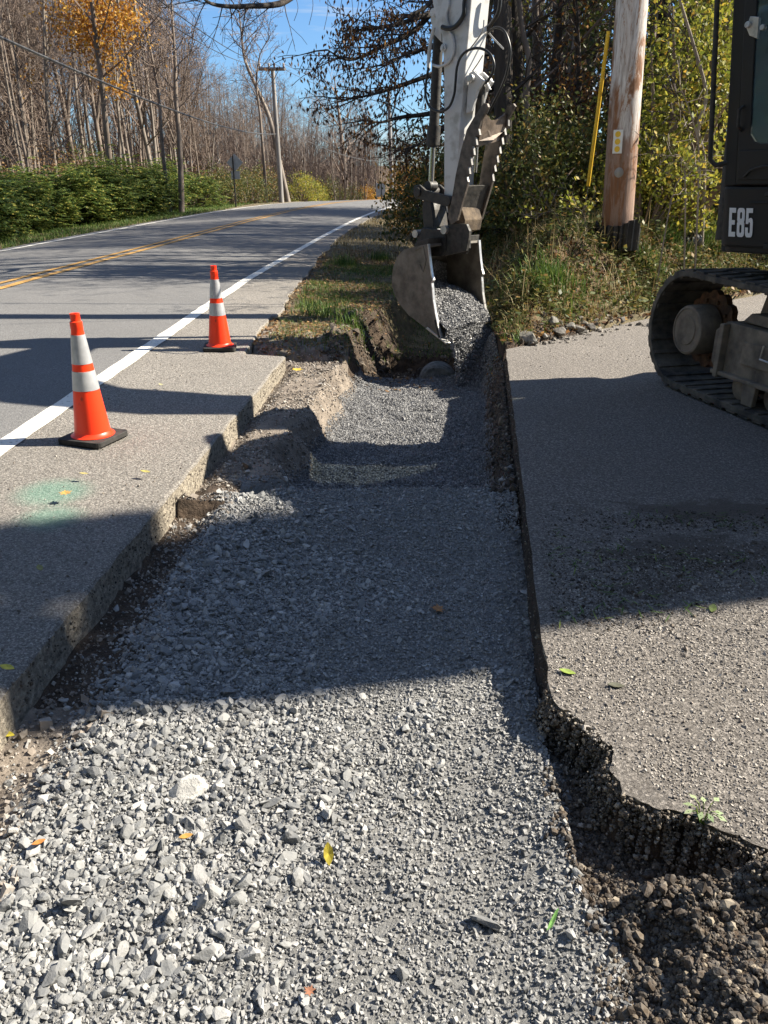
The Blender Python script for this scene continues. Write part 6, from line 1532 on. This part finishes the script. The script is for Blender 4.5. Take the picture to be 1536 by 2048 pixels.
# scraps of dirt and turf on the driveway
px_ = []; py_ = []
for (a, b, sx, sy, k) in ((1240, 1180, .16, .09, 700), (1180, 1130, .20, .09, 450), (1420, 1130, .30, .09, 1200), (1330, 1040, .3, .06, 600), (1480, 1050, .25, .06, 500), (1250, 1230, .16, .05, 300), (1130, 1230, .12, .06, 160), (1150, 1080, .25, .08, 260)):
    p = PZ(a, b, 0); px_.append(p.x + g.normal(0, sx, k)); py_.append(p.y + g.normal(0, sy, k))
x = np.concatenate(px_); y = np.concatenate(py_); k = x > xdr(y) + .04; x = x[k]; y = y[k]
Vt, Ft = stones(np.stack([x, y, np.full(len(x), .0015)], -1), .006 * np.exp(g.normal(0, .5, len(x))), CUBE, .3, (.5, .8), .5, g); tag(npmesh('soil_scraps', Vt, Ft, M['clod']), 'dark soil scraps spilled across the shaded driveway', 'soil', kind='stuff')
sel = g.random(len(x)) < .05; xx, yy = x[sel], y[sel]; n_ = len(xx); C = np.stack([xx, yy, np.full(n_, .012)], -1); A = g.normal(0, 1, (n_, 3)) * np.array([1, 1, .2]); A = nrmz(A) * .03; B = nrmz(cross(A, np.tile([[0, 0, 1.0]], (n_, 1)))) * .0025
tag(leafcards(C, A, B, 'grass_clippings', M['grass']), 'torn grass blades lying in the soil scraps on the driveway', 'grass clippings', kind='stuff')
# small weed on the broken driveway edge
p = PZ(1405, 1640, .0); wd = empty('weed', (p.x, p.y, -.01)); tag(wd, 'small pale green weed hanging over the broken driveway edge', 'weed')
m = MB(); Cs = []; As = []; Bs = []
for k in range(9):
    a = R(-40 + k * 40); L_ = .03 + .03 * gr.random(); e = Vector((p.x + math.cos(a) * L_, p.y + math.sin(a) * L_ * .8, .02 + .03 * gr.random())); m.tube([Vector((p.x, p.y, -.02)), Vector((p.x, p.y, .03)).lerp(e, .5), e], .0012, 4, cap=False); Cs.append(tuple(e)); d_ = Vector((math.cos(a), math.sin(a), -.2)).normalized(); As.append(tuple(d_ * .012)); Bs.append(tuple(Vector((-d_.y, d_.x, .1)) * .007))
m.build('stems', M['grass'], wd); leafcards(np.array(Cs), np.array(As), np.array(Bs), 'foliage', leaf_mat('pale_weed_leaves', [(0, (.20, .30, .14)), (1, (.45, .52, .30))]), wd)

# unseen trunks added off-frame to shade the foreground from the right
for i, (X_, Y_, r_) in enumerate(((9.0, 4.22, .33), (12.0, 5.6, .20))):
    t = empty('added_shade_tree', (X_, Y_, Hs(X_, Y_))); tag(t, ('thick', 'medium', 'thin')[i] + ' tree trunk added outside the right edge of the view to shade the foreground', 'tree')
    g4 = random.Random(i); P = [Vector((X_ + g4.gauss(0, .05), Y_ + g4.gauss(0, .04), Hs(X_, Y_) - .2 + k * 1.65)) for k in range(9)]; MB().tube(P, [r_ * (1 - .4 * k / 8) for k in range(9)], 12).build('trunk', M['bark_m'], t, smooth=60)
    c_ = MB(); tt = []
    for k in range(7, 9):
        for _ in range(2): grow(c_, P[k], Vector((g4.uniform(-1, 1), g4.uniform(-1, 1), .7)).normalized(), 2.6, r_ * .3, 2, g4, tt, 4, 0, 4, .7, .01)
    c_.build('crown', M['twig'], t)

# unseen evergreens added around the camera to block sky light
BG_ = 'unseen evergreens added to block sky light'
for i in range(12):
    X_, Y_ = (-13, -9, -5, -1, 3, 7, -15, -16, -15, 11, 13, 11)[i], (-9, -10, -11, -10, -11, -10, -3, 3, 9, -8, -4, -1.5)[i]
    if i == 0: bt = shrub('shade_evergreen', 795, 4.4, 4.4, 9.5, 9000, .16, 'l_dark', 'broad dense evergreen added outside the view to block sky light', BG_, clumps=140, stems=20, asp=.4)
    else: bt = copy_tree(bt)
    bt.location = (X_, Y_, Hs(X_, Y_)); bt.rotation_euler = (0, 0, i * 1.3); bt.scale = (1.15, 1.15, 1.45)
ev = shrub('evergreen', 790, 1.3, 1.35, 5.5, 26000, .07, 'l_dark', 'narrow dense evergreen added outside the right edge of the view to shade the foreground', clumps=160, stems=20, asp=.3); ev.name = 'shade_evergreen'; ev.location = (10, 5.12, 6.2)  # unseen evergreen added to fill in the shade on the foreground
MB().tube([Vector((10, 5.12, Hs(10, 5.12) - .2)), Vector((10, 5.12, 11.0))], [.14, .03], 10).build('trunk', M['bark_d'], ev)
# ============================================================ LIGHT, SKY, CAMERA
AZ, EL = 78.0, 40.0            # compass azimuth clockwise from +Y, elevation
sd = Vector((math.sin(R(AZ)) * math.cos(R(EL)), math.cos(R(AZ)) * math.cos(R(EL)), math.sin(R(EL))))
L = bpy.data.lights.new('sun', 'SUN'); L.energy = 5.0; L.angle = R(.5); L.color = (1.0, .915, .77)
lo = bpy.data.objects.new('sun', L); COL.objects.link(lo); lo.rotation_euler = sd.to_track_quat('Z', 'Y').to_euler(); lo.location = (20, 10, 20)
W = bpy.data.worlds.new('World'); SC.world = W; W.use_nodes = True; t = W.node_tree
bg = t.nodes['Background']; sky = t.nodes.new('ShaderNodeTexSky'); sky.sky_type = 'NISHITA'; sky.sun_disc = False; sky.sun_elevation = R(EL); sky.sun_rotation = R(AZ)
sky.ozone_density = 3.5; sky.dust_density = .3; sky.air_density = 1.0
tc = t.nodes.new('ShaderNodeTexCoord'); mp = t.nodes.new('ShaderNodeMapping'); mp.inputs['Scale'].default_value = (1.0, 1.0, 13); mp.inputs['Rotation'].default_value = (0, .07, 0); t.links.new(tc.outputs['Generated'], mp.inputs[0])
nz = t.nodes.new('ShaderNodeTexNoise'); nz.inputs['Scale'].default_value = 2.6; nz.inputs['Detail'].default_value = 7; nz.inputs['Roughness'].default_value = .55; nz.inputs['Distortion'].default_value = .3; t.links.new(mp.outputs[0], nz.inputs['Vector'])
cf_ = ramp(t, nz.outputs[0], [(.50, 0), (.64, .85)])
skt = mixc(t, 1.0, sky.outputs[0], (.80, 1.05, 1.30), 'MULTIPLY'); cl_ = mixc(t, cf_, skt, (6.2, 6.6, 7.0)); t.links.new(cl_, bg.inputs[0]); bg.inputs[1].default_value = .05
cam = bpy.data.cameras.new('camera'); co = bpy.data.objects.new('camera', cam); COL.objects.link(co); SC.camera = co
co.location = CAMP; co.rotation_euler = (R(90) - PITCH, 0, 0); cam.sensor_fit = 'VERTICAL'; cam.sensor_height = 36; cam.sensor_width = 27; cam.lens = 36 * F / 2048; cam.clip_end = 2000; cam.clip_start = .05
SC.view_settings.view_transform = 'Standard'; SC.view_settings.look = 'None'; SC.view_settings.gamma = 1; SC.view_settings.exposure = 1.38
SC.cycles.max_bounces = 8; SC.cycles.transparent_max_bounces = 12
